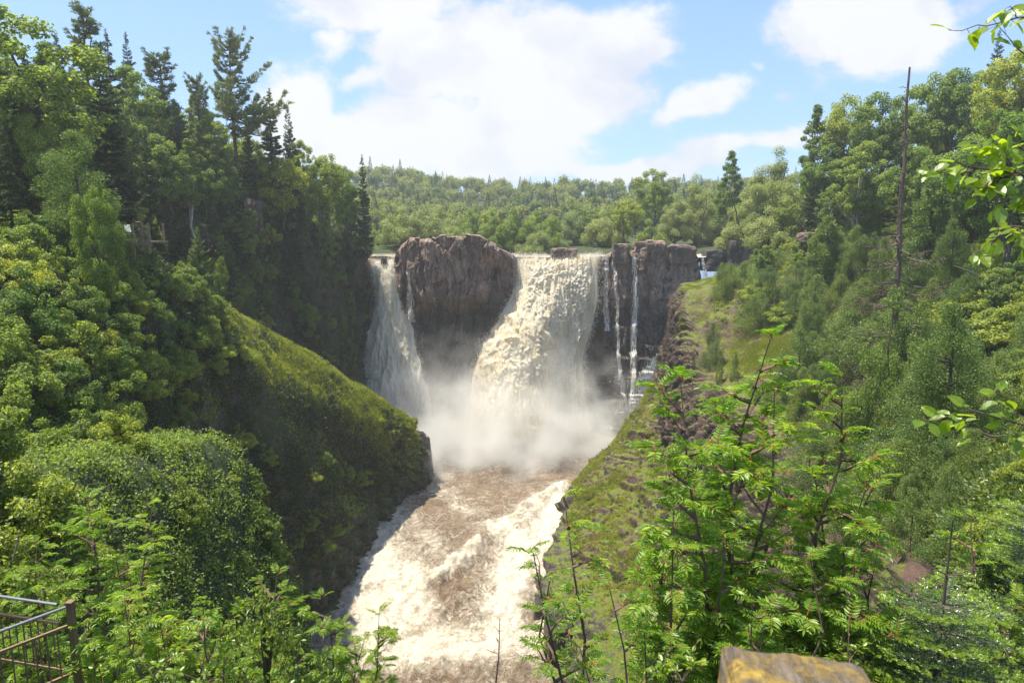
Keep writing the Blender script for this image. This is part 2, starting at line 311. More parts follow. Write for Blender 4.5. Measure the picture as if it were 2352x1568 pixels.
# wooden post with lichen
m_, t = mat('lichen_post'); p = t.n('ShaderNodeTexCoord').outputs['Object']
g = t.noise(t.scl(p, (30, 4, 4)), 3.0, 6, 0.7, 0.6); cl = t.ramp(g, [(0.35, (0.035, 0.027, 0.02)), (0.5, (0.13, 0.10, 0.075)), (0.7, (0.22, 0.18, 0.145))])
li = t.n('ShaderNodeMapRange', {0: t.math('MULTIPLY_ADD', t.noise(p, 60.0, 5, 0.7), 0.25, t.noise(t.scl(p, (1, 1.6, 1)), 13.0, 7, 0.72)), 1: 0.57, 2: 0.70, 3: 0.0, 4: 1.0}).outputs[0]
cl = t.mixc(t.math('MULTIPLY', li, 0.85), cl, t.ramp(t.noise(p, 90.0, 3), [(0.3, (0.22, 0.13, 0.02)), (0.7, (0.42, 0.29, 0.05))]))
t.out(t.n('ShaderNodeBsdfPrincipled', {'Base Color': cl, 'Roughness': 0.9, 'Normal': t.bump(t.math('ADD', g, t.math('MULTIPLY', li, 0.5)), 0.8, 0.01)}).outputs[0]); M['post'] = m_
# river: tannin brown with foam lace; attribute 'foam' says where it is churned
m_, t = mat('river_water'); p = t.pos(); fo = t.n('ShaderNodeAttribute', attribute_name='foam').outputs['Fac']
wv = t.n('ShaderNodeTexNoise', {'Vector': t.scl(p, (1, 0.7, 1)), 'Scale': 0.35, 'Detail': 4.0}).outputs[1]
pw = t.n('ShaderNodeVectorMath', {0: p, 1: t.scl(wv, (4.0, 4.0, 0))}, operation='ADD').outputs[0]
pw2 = t.n('ShaderNodeVectorMath', {0: pw, 1: t.scl(t.n('ShaderNodeTexNoise', {'Vector': p, 'Scale': 2.2, 'Detail': 4.0}).outputs[1], (0.9, 0.9, 0))}, operation='ADD').outputs[0]
def lace(scale, w0, w1):
    v = t.n('ShaderNodeTexVoronoi', {'Vector': t.scl(pw2, (1, 0.75, 0)), 'Scale': scale}, feature='DISTANCE_TO_EDGE').outputs[0]
    return t.n('ShaderNodeMapRange', {0: v, 1: w0, 2: w1, 3: 1.0, 4: 0.0}).outputs[0]
l1 = lace(0.5, 0.0, 0.07); l2 = lace(1.3, 0.0, 0.10)
nb = t.noise(pw, 0.22, 5, 0.6); nf = t.noise(pw2, 1.6, 7, 0.75, 0.5); nf2 = t.noise(pw2, 5.0, 6, 0.75)
ls = t.math('MULTIPLY', t.math('ADD', t.math('MULTIPLY', l1, 0.8), t.math('MULTIPLY', l2, 0.45)), t.math('MULTIPLY', t.n('ShaderNodeMapRange', {0: nb, 1: 0.38, 2: 0.6, 3: 0.15, 4: 1.0}).outputs[0], t.n('ShaderNodeMapRange', {0: nf, 1: 0.36, 2: 0.58, 3: 0.2, 4: 1.0}).outputs[0]))
fl = t.math('ADD', t.math('MULTIPLY', ls, t.math('MULTIPLY_ADD', fo, 0.8, 0.5)), t.n('ShaderNodeMapRange', {0: t.math('ADD', t.math('MULTIPLY', fo, 0.75), t.math('MULTIPLY_ADD', nf, 1.0, t.math('MULTIPLY', nf2, 0.35))), 1: 0.90, 2: 1.30, 3: 0.0, 4: 1.0}).outputs[0], clamp=True)
br = t.ramp(t.noise(pw, 0.5, 5, 0.6), [(0.3, (0.135, 0.085, 0.050)), (0.7, (0.27, 0.185, 0.120))])
c = t.mixc(fl, br, t.ramp(nf2, [(0.3, (0.60, 0.49, 0.35)), (0.65, (0.84, 0.77, 0.65))]))
bh = t.math('ADD', t.math('MULTIPLY', t.noise(pw2, 1.2, 7, 0.7), 1.0), t.math('MULTIPLY', fl, 0.25))
t.out(t.n('ShaderNodeBsdfPrincipled', {'Base Color': c, 'Roughness': t.math('MULTIPLY_ADD', fl, 0.45, 0.22), 'Normal': t.bump(bh, 1.0, 0.6)}).outputs[0]); M['river'] = m_
# falling water
def fallmat(name, alpha=0.0, c=((0.70, 0.50, 0.26), (0.92, 0.82, 0.62), (0.97, 0.95, 0.88)), sx=1.6, sz=0.16, rough_noise=0.5):
    m, t = mat(name); p = t.pos()
    pw = t.n('ShaderNodeVectorMath', {0: p, 1: t.scl(t.n('ShaderNodeTexNoise', {'Vector': p, 'Scale': 0.8, 'Detail': 3.0}).outputs[1], (0.8, 0.8, 0.8))}, operation='ADD').outputs[0]
    st = t.noise(t.scl(pw, (sx * 1.3, sx * .25, sz * .7)), 1.5, 7, 0.7); bl = t.noise(pw, 0.55, 7, 0.68, 0.3); fi = t.noise(t.scl(pw, (1, .4, 0.22)), 5.0, 5, 0.75)
    f = t.math('MULTIPLY_ADD', st, 0.5, t.math('MULTIPLY_ADD', bl, 0.25, t.math('MULTIPLY', fi, 0.25)))
    col = t.ramp(f, [(0.38, c[0]), (0.50, c[1]), (0.60, c[2])])
    b = t.bump(t.math('ADD', t.math('MULTIPLY', bl, 0.6), t.math('MULTIPLY_ADD', fi, 0.35, t.math('MULTIPLY', st, 0.5))), 0.5, 0.5)
    d = t.n('ShaderNodeBsdfPrincipled', {'Base Color': col, 'Roughness': 0.6, 'Normal': b, 'Specular IOR Level': 0.3}).outputs[0]
    tr = t.n('ShaderNodeBsdfTranslucent', {'Color': col, 'Normal': b}).outputs[0]
    s = t.n('ShaderNodeMixShader', {0: 0.38, 1: d, 2: tr}).outputs[0]
    if alpha:
        ed = t.n('ShaderNodeAttribute', attribute_name='edge').outputs['Fac']
        k = t.math('ADD', t.math('MULTIPLY_ADD', fi, 0.55, t.math('MULTIPLY', st, 0.9)), t.math('MULTIPLY', ed, 0.9))
        a = t.n('ShaderNodeMapRange', {0: k, 1: alpha, 2: alpha + 0.14, 3: 0.0, 4: 1.0}).outputs[0]
        s = t.n('ShaderNodeMixShader', {0: a, 1: t.n('ShaderNodeBsdfTransparent').outputs[0], 2: s}).outputs[0]
    t.out(s); return m
M['fall'] = fallmat('falling_water', 0.0)
M['fall_white'] = fallmat('falling_white_water', 0.0, ((0.74, 0.66, 0.50), (0.92, 0.89, 0.80), (0.98, 0.97, 0.94)))
M['spray'] = fallmat('falling_spray', 1.18, ((0.62, 0.52, 0.36), (0.82, 0.76, 0.62), (0.92, 0.90, 0.84)))
M['white'] = fallmat('white_water', 1.12, ((0.60, 0.58, 0.52), (0.8, 0.78, 0.74), (0.92, 0.92, 0.9)), 2.5, 0.3)
m_, t = mat('droplets'); d = t.n('ShaderNodeBsdfDiffuse', {'Color': (0.88, 0.84, 0.74, 1)}).outputs[0]; t.out(t.n('ShaderNodeMixShader', {0: 0.4, 1: d, 2: t.n('ShaderNodeBsdfTranslucent', {'Color': (0.88, 0.84, 0.74, 1)}).outputs[0]}).outputs[0]); M['drop'] = m_
# ------------------------------------------------------------------ land surfaces
LAND = {}
def land(name, rows, nu, nv, m, amp=0.5, fr=0.25, fn=None, label=None, seed=3, attr=None):
    G = patch(rows, nu, nv); N = gnorm(G)
    if N[..., 2].mean() < 0: N = -N
    d = fbm(G * fr, 5, seed) * amp
    if fn is not None: d = d + fn(G, N)
    G = G + N * d[..., None]; N2 = gnorm(G); N2 = N2 * np.sign(N2[..., 2].mean())
    LAND[name] = (G, N2)
    o = obj(name, gmesh(name, G, m, attr=attr(G) if attr else None)); tag(o, label, kind='structure'); return G
def blocks(a, b, s1=0.5, a1=0.6, s2=1.5, a2=0.2, s=0):
    f1, f2, c, ox, oy = voro(a * s1, b * s1 * 0.45, s, True); g1, g2, c2, px_, py_ = voro(a * s2, b * s2 * 0.6, s + 5, True)
    fac = lambda c, x, y: x * np.sin(c * 61) * 1.3 + y * np.sin(c * 97) * 1.5
    return ((c - 0.5) * 2 + fac(c, ox, oy)) * a1 + ((c2 - 0.5) * 2 + fac(c2, px_, py_)) * a2 - a1 * 0.45 * (1 - sstep(0, 0.05, f2 - f1)) - a2 * 0.6 * (1 - sstep(0, 0.07, g2 - g1))
w3 = lambda *a: np.array(a, float)
# grassy spur on the left
spur_rows = [
    [w3(-11, 26, -6), w3(-15, 26, 10), w3(-17, 26, 22), w3(-18.5, 26.5, 29), w3(-21, 27.5, 33.5), w3(-31, 32, 40), w3(-56, 38, 47)],
    [w3(-20, 50, -5), w3(-26, 51, 11), w3(-27.5, 52, 25), w3(-28.5, 52.5, 33), w3(-31.5, 54, 37.5), w3(-40, 58, 41), w3(-58, 62, 47)],
    [w3(-22.5, 66, -5), w3(-27, 66, 9), w3(-29, 66, 22), w3(-30, 67, 30.5), w3(-34.0, 71, 35.2), w3(-43, 76, 38), w3(-58, 80, 46)],
    [w3(-20, 79, -3), w3(-23.5, 78, 8), w3(-26.5, 77, 19), P(570, 800, 75.5), P(500, 690, 80.5), w3(-41, 87, 31), w3(-50, 92, 36)],
    [W(866, 1240, -2), P(800, 1120, 88.5), P(735, 1010, 84.5), P(700, 905, 84), P(650, 785, 90), w3(-35, 99, 18), w3(-42, 107, 12)],
    [W(930, 1165, -1.5), P(890, 1080, 97), P(845, 1000, 93.5), P(810, 935, 92), P(775, 852, 97), w3(-29, 108, 8), w3(-36, 114, 3)],
    [W(988, 1130, -1.5), P(960, 1060, 105), P(935, 1000, 102.5), P(912, 965, 101), P(893, 930, 103), w3(-21, 112, 3), w3(-26, 118, 0)],
    [w3(-13.0, 107.5, -2), P(972, 1030, 107.5), P(962, 1005, 106.5), P(950, 985, 106), P(935, 965, 106.5), w3(-18, 113, 0), w3(-22, 118, -3)],
    [w3(-13.5, 111, -3), w3(-14, 111, 1), w3(-14.5, 111, 3), w3(-15, 111, 4), w3(-16, 111.5, 4), w3(-19, 114, -2), w3(-22, 118, -4)]]
def spur_fn(G, N):
    st = 1 - np.abs(N[..., 2]); k = sstep(0.35, 0.7, st) * sstep(14, 6, G[..., 2]) + sstep(96, 104, G[..., 1]) * sstep(0.3, 0.6, st)
    return blocks(G[..., 1] * 1.0 + G[..., 2] * 0.35, G[..., 2] * 2.2 - G[..., 1] * .4, 0.55, 0.55, 1.6, 0.25, 3) * np.clip(k, 0, 1) + fbm(G * 0.09, 3, 40) * 0.9
GS = land('spur_hillside', spur_rows, 420, 300, M['spur'], 0.5, 0.35, spur_fn, 'steep dark grassy spur running down to the river from the left')
# wooded slope behind it, up to the plateau
left_rows = [
    [w3(-36, 20, 39), w3(-42, 21, 41), w3(-48, 22, 43), w3(-55, 23, 45), w3(-64, 24, 47), w3(-80, 26, 49), w3(-120, 30, 51)],
    [w3(-41, 62, 38), w3(-44, 62, 40), w3(-48, 63, 43), w3(-53, 64, 45.5), w3(-62, 66, 48), w3(-80, 72, 51), w3(-120, 80, 54)],
    [w3(-42, 86, 28), w3(-44, 88, 33.5), w3(-45, 90, 38.5), P(405, 505, 92), w3(-55, 97, 46.5), w3(-72, 107, 51), w3(-115, 122, 54)],
    [w3(-38.5, 97, 13), w3(-40.5, 98.5, 23), w3(-42, 100, 33), P(480, 496, 101), w3(-50, 107, 47), w3(-66, 119, 51), w3(-105, 137, 54)],
    [w3(-35, 104, 3), w3(-37.5, 105, 16), w3(-39, 106, 30), P(565, 500, 107), w3(-46, 113, 46.5), w3(-60, 126, 50), w3(-95, 147, 53)],
    [w3(-31.5, 112, -2), w3(-34, 112, 14), w3(-36, 112.5, 28), P(655, 530, 113), w3(-42, 119, 44), w3(-55, 132, 48), w3(-85, 154, 51)],
    [w3(-30.5, 120, -2), w3(-32, 120.5, 13), w3(-33, 121, 27), P(745, 568, 122), w3(-36, 127, 41.5), w3(-49, 141, 45), w3(-76, 162, 48)],
    [w3(-29.5, 129, -3), w3(-30, 129.5, 12), w3(-30, 130, 25), P(825, 590, 131), w3(-31.5, 137, 38.5), w3(-43, 151, 42), w3(-65, 172, 45)],
    [w3(-29.6, 142, -3), w3(-30, 142, 12), w3(-30.2, 142, 25), w3(-30.6, 142, 35), w3(-32, 148, 37.5), w3(-42, 162, 40), w3(-62, 182, 43)]]
def left_fn(G, N):
    st = 1 - np.abs(N[..., 2]); k = sstep(0.45, 0.75, st)
    return blocks(G[..., 0] * 0.5 + G[..., 1], G[..., 2], 0.4, 0.7, 1.3, 0.25, 9) * k
GL = land('left_hillside', left_rows, 300, 200, M['soil'], 0.8, 0.15, left_fn, 'wooded hillside rising behind the grassy spur')
# right bank: mossy nose, dark wall, ledge, forest slope
def billow(p, s, f=0.4, o=5): return 1 - np.abs(fbm(p * f, o, s, 0.55)) * 2.2
nose_rows = [
    [w3(24, 130, -2), w3(27, 129, 8), w3(29.5, 129, 16), w3(31, 129, 29), w3(35, 130, 31.5), w3(44, 133, 34), w3(56, 140, 40), w3(90, 150, 46)],
    [w3(17.5, 118, -2), w3(23, 117, 8), w3(27.6, 116, 15), w3(28.4, 116, 29.5), w3(33, 117, 31.3), w3(43, 120, 34), w3(55, 127, 41), w3(90, 138, 47)],
    [W(1365, 1085, -1), P(1440, 1025, 106.5), P(1546, 930, 106.5), P(1560, 725, 108), P(1610, 668, 112), P(1760, 640, 112), P(1900, 560, 118), P(2150, 440, 125)],
    [W(1300, 1150, -1), P(1385, 1085, 100), P(1515, 975, 101), P(1565, 800, 102), P(1650, 735, 105), P(1800, 660, 106), P(1960, 560, 110), P(2300, 430, 112)],
    [W(1262, 1235, -2), P(1370, 1160, 92), P(1535, 1060, 93), P(1590, 900, 94), P(1690, 810, 98), P(1840, 720, 99), P(2010, 590, 102), P(2450, 430, 100)],
    [W(1235, 1330, -3), P(1350, 1250, 82), P(1550, 1150, 83), P(1650, 960, 83), P(1770, 860, 87), P(1920, 760, 88), P(2080, 620, 92), P(2600, 430, 88)],
    [W(1210, 1400, -3.6), P(1340, 1360, 73), P(1560, 1290, 73), P(1730, 1060, 73), P(1850, 930, 77), P(2010, 810, 78), P(2180, 640, 82), P(2800, 430, 76)],
    [W(1270, 1470, -4.2), P(1390, 1470, 63), P(1610, 1400, 62), P(1810, 1150, 62), P(1960, 1020, 65), P(2120, 870, 66), P(2320, 660, 70), P(3100, 430, 64)],
    [W(1270, 1600, -5), P(1420, 1600, 52), P(1680, 1520, 51), P(1900, 1260, 51), P(2080, 1130, 53), P(2280, 930, 54), P(2520, 690, 56), P(3500, 430, 50)],
    [w3(5, 36, -6), w3(9, 36, 4), w3(15, 36, 13), w3(19, 36, 22), w3(24, 37, 27), w3(32, 38, 31), w3(42, 40, 36), w3(90, 42, 44)],
    [w3(2, 14, -8), w3(4.5, 14, 6), w3(8, 14, 18), w3(11, 14, 26), w3(16, 14, 31), w3(24, 14, 34), w3(36, 14, 38), w3(90, 14, 45)]]
def nose_fn(G, N):
    Y, Z = G[..., 1], G[..., 2]; v = np.linspace(0, 7, G.shape[1])[None, :] + 0 * Z
    wall = sstep(1.7, 2.2, v) * sstep(3.6, 2.9, v)
    low = sstep(0.8, 0.1, v)
    a = Y * 0.8 + G[..., 0] * 0.8
    return blocks(a * 1.6, Z * 0.8, 0.7, 0.55, 2.2, 0.25, 21) * wall + blocks(a, Z * 1.5, 0.5, 0.5, 1.2, 0.25, 31) * low + fbm(G * 0.6, 4, 50) * 0.35 + (billow(G, 51, 0.9, 4) * 0.22 - .25 * (1 - sstep(0, .12, np.abs(fbm(G * .55, 3, 52))))) * sstep(2.6, 1.6, v) + 1.5 * sstep(0.02, .5, v) * sstep(3.2, 1.4, v) + blocks(a + G[..., 0] * .4, Z * 1.3, .45, .35, 1.1, .18, 33) * sstep(.0, .25, fbm(G * .22, 3, 57)) * sstep(2.4, 1.8, v)
def shore(G):
    nu, nv = G.shape[:2]; v = np.linspace(0, 7, nv)[None, :] + 0 * G[..., 0]; u = np.linspace(0, 10, nu)
    vs = np.interp(u, range(11), [.35, .35, .4, .5, .6, .8, 1.0, 1.15, 1.15, .6, .6])[:, None]
    return 1 - sstep(vs - .03, vs + .10, v + fbm(G * .45, 4, 140) * .28)
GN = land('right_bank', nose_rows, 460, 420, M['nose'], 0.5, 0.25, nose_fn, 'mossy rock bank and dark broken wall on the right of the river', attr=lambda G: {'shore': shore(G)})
# ground that falls away in front of the viewer
def near_z(x, y):
    z = 37.9 - 1.05 * np.maximum(0, y - 0.9) - 0.16 * np.maximum(0, y - 5) ** 1.1
    left = sstep(-4.6, -9, x); z = z + left * (0.50 * np.maximum(0, y - 0.9) - 1.1 * sstep(1, 5, y)) * 1.0
    z = z + sstep(-8, -14, x) * 0.55 * np.maximum(0, y - 2) + sstep(-18, -26, x) * 0.16 * np.maximum(0, y - 2)
    right = sstep(1.6, 4.5, x); z = z + right * (0.30 * np.maximum(0, y - 0.9))
    return np.maximum(z, -8)
xs = np.linspace(-60, 34, 180); ys = np.linspace(-14, 32, 100)
X, Y = np.meshgrid(xs, ys, indexing='ij'); Z = near_z(X, Y); G = np.stack([X, Y, Z], -1); G[..., 2] += fbm(G * 0.6, 4, 77) * 0.25 * sstep(0.5, 2, Y)
G[..., 2] = np.where(Y < 0.9, 38.0, G[..., 2])
LAND['near'] = (G, gnorm(G) * np.sign(gnorm(G)[..., 2].mean()))
tag(obj('near_slope', gmesh('near_slope', G, M['soil'])), 'steep ground falling away under the lookout', kind='structure')
# plateau above the falls and everything to the horizon
def plateau(x, y):
    z = 36.4 + 3.5 * sstep(38, 75, x) + 5.0 * sstep(-32, -70, x) + 1.2 * sstep(158, 175, y) + 6 * sstep(175, 330, y)
    hill = 22 * np.exp(-((y - 430) / 95) ** 2) * (0.88 + 0.12 * np.cos((x + 75) / 75) + 0.0006 * -x)
    return z + hill * sstep(250, 380, y) + 18 * sstep(70, 260, np.abs(x)) * sstep(60, 220, np.abs(x)) - 1.8 * sstep(163, 156, y) * sstep(-42, -34, x) * sstep(50, 44, x)
xs = np.concatenate([np.linspace(-1800, -260, 24), np.linspace(-240, 260, 200), np.linspace(280, 1800, 24)]); ys = np.concatenate([np.linspace(141, 480, 190), np.linspace(500, 3500, 30)])
X, Y = np.meshgrid(xs, ys, indexing='ij'); Z = plateau(X, Y); G = np.stack([X, Y, Z], -1); G[..., 2] += fbm(G * [0.08, 0.08, 0], 4, 7) * 0.8
LAND['plateau'] = (G, gnorm(G) * np.sign(gnorm(G)[..., 2].mean()))
tag(obj('terrain', gmesh('terrain', G, M['soil'])), 'plateau and low hills beyond the waterfall', kind='structure')
# flanks outside the frame so the place closes
for nm, x0, x1 in (('left_terrain', -900, -78), ('right_terrain', 86, 900)):
    xs = np.linspace(x0, x1, 40); ys = np.linspace(-300, 146, 60); X, Y = np.meshgrid(xs, ys, indexing='ij')
    G = np.stack([X, Y, 45 + fbm(np.stack([X, Y, 0 * X], -1) * 0.02, 3, 5) * 2.5], -1)
    tag(obj(nm, gmesh(nm, G, M['soil'])), 'level forest ground beside the gorge', kind='structure')
xs = np.linspace(-90, 90, 30); ys = np.linspace(-300, -12, 30); X, Y = np.meshgrid(xs, ys, indexing='ij')
tag(obj('rear_terrain', gmesh('rear_terrain', np.stack([X, Y, 37.8 + 0 * X + sstep(20, 70, np.abs(X)) * 6], -1), M['soil'])), 'level ground behind the lookout', kind='structure')
# ------------------------------------------------------------------ cliff of the falls
prof = [(700, 600, 138), (845, 596, 138.5), (903, 600, 139.5), (912, 578, 136.5), (940, 553, 134.5), (985, 548, 133.6), (1000, 553, 134), (1010, 546, 133.5), (1060, 543, 133.5), (1100, 549, 134), (1150, 573, 135), (1180, 588, 136.8), (1192, 604, 140), (1372, 604, 140.3), (1388, 590, 139),
        (1406, 580, 138.4), (1412, 574, 138), (1424, 562, 137.2), (1440, 563, 137), (1450, 592, 138), (1462, 560, 137), (1500, 556, 136.8), (1528, 560, 137), (1534, 570, 137.6), (1546, 563, 137.2), (1585, 570, 137.4), (1604, 590, 137.8), (1613, 642, 138.8), (1640, 646, 139), (1700, 640, 139), (1800, 640, 139)]
pr = np.array([[P(a, b, c)[0], P(a, b, c)[2], c] for a, b, c in prof])
xs = np.arange(-33, 46, 0.17); nh = 220; h = np.linspace(0, 1, nh)
zt = np.interp(xs, pr[:, 0], pr[:, 1]); yt = np.interp(xs, pr[:, 0], pr[:, 2])
q1, q2, q3 = voro(xs * 0.38, xs * 0 + .5, 77); zt = zt + np.where(((xs > -22) & (xs < -3)) | (xs > 19), (q3 - .5) * 1.1, 0); k5 = np.ones(5) / 5; yt = np.convolve(np.pad(yt, 2, 'edge'), k5, 'valid')
X = xs[:, None] + 0 * h[None, :]; Z = -3 + (zt[:, None] + 3) * h[None, :]; Y = yt[:, None] + 0 * h[None, :]
dome = sstep(-23, -19, X) * sstep(1, -3, X)
Y = Y + dome * (2.6 * sstep(29, 25, Z + fbm(np.stack([X * .3, Y * 0, Z * 0], -1), 3, 4) * 4) - 0.9 * sstep(24, 16, Z)) + dome * 2.2 * sstep(-9, -3, X) * sstep(37, 33, Z)
rt = sstep(17, 19, X)
Y = Y - rt * (1.2 * sstep(22.2, 21.6, Z) + 1.3 * sstep(16.8, 16.2, Z + 0.03 * X) + 1.4 * sstep(12.3, 11.8, Z) + 1.5 * sstep(7.6, 7.0, Z) + 1.2 * sstep(3.5, 3, Z)) + rt * 0.5 * sstep(35.2, 34.8, Z) + rt * 0.5 * sstep(31.3, 31.0, Z + .05 * (X - 25)) * sstep(27.2, 27.5, Z) * -1.2
Y = Y - (1 - rt) * 1.8 * sstep(14, 0, Z)
wx_ = X + fbm(np.stack([X * .25, Z * .25, X * 0], -1), 3, 60) * 0.9; wz_ = Z + fbm(np.stack([X * .2, Z * .2, X * 0 + 5], -1), 3, 61) * 1.0
topfade = sstep(0, 0.5, zt[:, None] - Z) * 0.8 + 0.2
bl = blocks(wx_ * (1 + .5 * dome), wz_ * (0.9 - .12 * dome), 0.30, 0.75 - .25 * rt, 0.95, 0.26, 2)
f1, f2, cc = voro(wx_ * 0.9, wz_ * 0.10, 44); cr = -0.25 * (1 - sstep(0, 0.1, f2 - f1)) * sstep(12, 24, Z)
wall_Y = Y - (bl + cr) * topfade - fbm(np.stack([X, Z, Y], -1) * 1.3, 5, 8) * 0.15
lb = sstep(0.3, 0.6, dome)  # broken, rounded top of the dome
X2 = X + 0 * Z
G = np.stack([X2, wall_Y, Z], -1)
rows = [G]
for dy, dz in ((0.25, 0.12), (0.8, 0.2), (1.8, 0.15), (3, 0.0), (5, -0.6), (8, -1.6), (12, -4)):
    g = G[:, -1:].copy(); g[..., 1] += dy; g[..., 2] += dz + fbm(g * 0.8, 3, 12) * 0.25; rows.append(g)
G = np.concatenate(rows, 1)
WX, WZ, WY = xs, Z, wall_Y
def wallY(x, z):
    i = int(np.clip(np.searchsorted(xs, x), 0, len(xs) - 1)); return float(np.interp(z, WZ[i], WY[i]))
tag(obj('waterfall_cliff', gmesh('waterfall_cliff', G, M['wall'], smooth=False)), 'reddish brown rock wall the waterfalls pour over', kind='structure')
# ------------------------------------------------------------------ river
def river_z(y): return np.interp(y, [20, 52, 60, 68, 76, 84, 92, 100, 160], [-6.5, -4.9, -4.3, -3.7, -3.0, -2.0, -1.0, -0.3, 0.0])
xs_ = np.arange(-42, 34, 0.16); ys_ = np.concatenate([np.arange(18, 62, 0.2), np.arange(62, 112, 0.16), np.arange(112, 137, 0.3)])
X, Y = np.meshgrid(xs_, ys_, indexing='ij'); Z = river_z(Y); Pn = np.stack([X, Y, 0 * X], -1)
def blob(px, py, z, rx, ry, amp, ang=0.0):
    c = W(px, py, z); ca, sa = math.cos(ang), math.sin(ang); a = (X - c[0]) * ca + (Y - c[1]) * sa; b = -(X - c[0]) * sa + (Y - c[1]) * ca
    return amp * np.exp(-(a / rx) ** 2 - (b / ry) ** 2)
foam = 0.24 + 0.10 * sstep(100, 86, Y)
foam = foam + 0.5 * sstep(114, 130, Y)
def seg(p, q, wd, amp):
    a = W(*p); b = W(*q); d = b[:2] - a[:2]; L = d @ d; s = np.clip(((X - a[0]) * d[0] + (Y - a[1]) * d[1]) / L, 0, 1)
    r = np.hypot(X - a[0] - s * d[0], Y - a[1] - s * d[1]); return amp * np.exp(-(r / wd) ** 2)
SEG = [((1290, 1120, -.5), (1150, 1230, -1.6), 1.6, .75), ((1290, 1150, -.8), (1215, 1330, -2.8), 2.0, .8), ((1200, 1250, -1.9), (1150, 1480, -4.4), 2.4, .75), ((1110, 1215, -1.6), (1150, 1250, -2), 1.2, .4),
       ((900, 1190, -1.3), (860, 1290, -2.5), 2.2, .55), ((870, 1300, -2.6), (880, 1470, -4.3), 3.2, .75), ((940, 1330, -3), (950, 1450, -4.2), 2.2, .6), ((870, 1520, -4.7), (1250, 1480, -4.4), 2.0, .75), ((1100, 1270, -2.3), (1000, 1345, -3.1), 0.8, .7),
       ((1000, 1120, -.4), (1080, 1180, -1), 1.6, .35), ((990, 1075, 0), (1150, 1060, 0), 3, .22), ((930, 1150, -1), (1000, 1280, -2.2), 1.4, .25), ((1370, 1010, 0), (1200, 1020, 0), 3, .25)]
sf = 0
for s_ in SEG: sf = np.maximum(sf, seg(s_[0], s_[1], s_[2] * 1.3, s_[3] * .86))
sf = sf * (1 + fbm(Pn * [.8, .5, 1], 4, 150) * .9)
foam = np.clip(foam + sf - blob(1040, 1360, -3.2, 1.8, 3.0, .3) - blob(1200, 1430, -3.8, 1.0, 3, .15), 0, 1)
rap = sstep(104, 84, Y) * 0.8 + 0.2
wv = fbm(Pn * [0.9, 0.6, 1], 4, 93) * 0.35 + fbm(Pn * [0.35, 0.22, 1], 4, 90) * 0.5 + (1 - np.abs(fbm(Pn * [0.5, 0.3, 1], 4, 95)) * 2) * 0.25 + fbm(Pn * [1.6, 1.6, 1], 4, 99) * 0.16
Z = Z + wv * rap + foam * (0.35 + fbm(Pn * 1.1, 4, 101) * 0.6) * rap
# standing waves
c1 = seg((1105, 1262, -2.2), (1000, 1345, -3.0), 1.5, 1.0); c2 = seg((1060, 1375, -3.3), (1020, 1440, -3.9), 2.0, 1); c3 = seg((1290, 1120, -.5), (1140, 1235, -1.6), 1.0, 1)
Z = Z + (c1 * 0.8 + c2 * 0.7 + c3 * 0.6) * (1 + fbm(Pn * 0.9, 4, 130) * 1.6) - blob(1120, 1300, -2.5, 1.6, 3, .5) + seg((1215, 1180, -1), (1200, 1420, -3.8), 1.8, .5) - blob(990, 1390, -3.4, 1.5, 2, .5)
tag(obj('river_water', gmesh('river_water', np.stack([X, Y, Z], -1), M['river'], attr={'foam': foam})), 'brown foaming river below the waterfall', kind='structure')
xs_ = np.arange(-45, 60, 0.35); ys_ = np.arange(139.4, 166, 0.35); X, Y = np.meshgrid(xs_, ys_, indexing='ij'); Pn = np.stack([X, Y, 0 * X], -1)
Z = 35.75 + fbm(Pn * [0.5, 0.8, 1], 4, 110) * 0.35; foam2 = np.clip(0.35 + 0.5 * sstep(143, 138, Y) + fbm(Pn * .4, 3, 8) * .4 + .7 * sstep(34, 38, X), 0, 1)
tag(obj('upstream_water', gmesh('upstream_water', np.stack([X, Y, Z], -1), M['river'], attr={'foam': foam2})), 'thin bright strip of river above the lip', kind='structure')
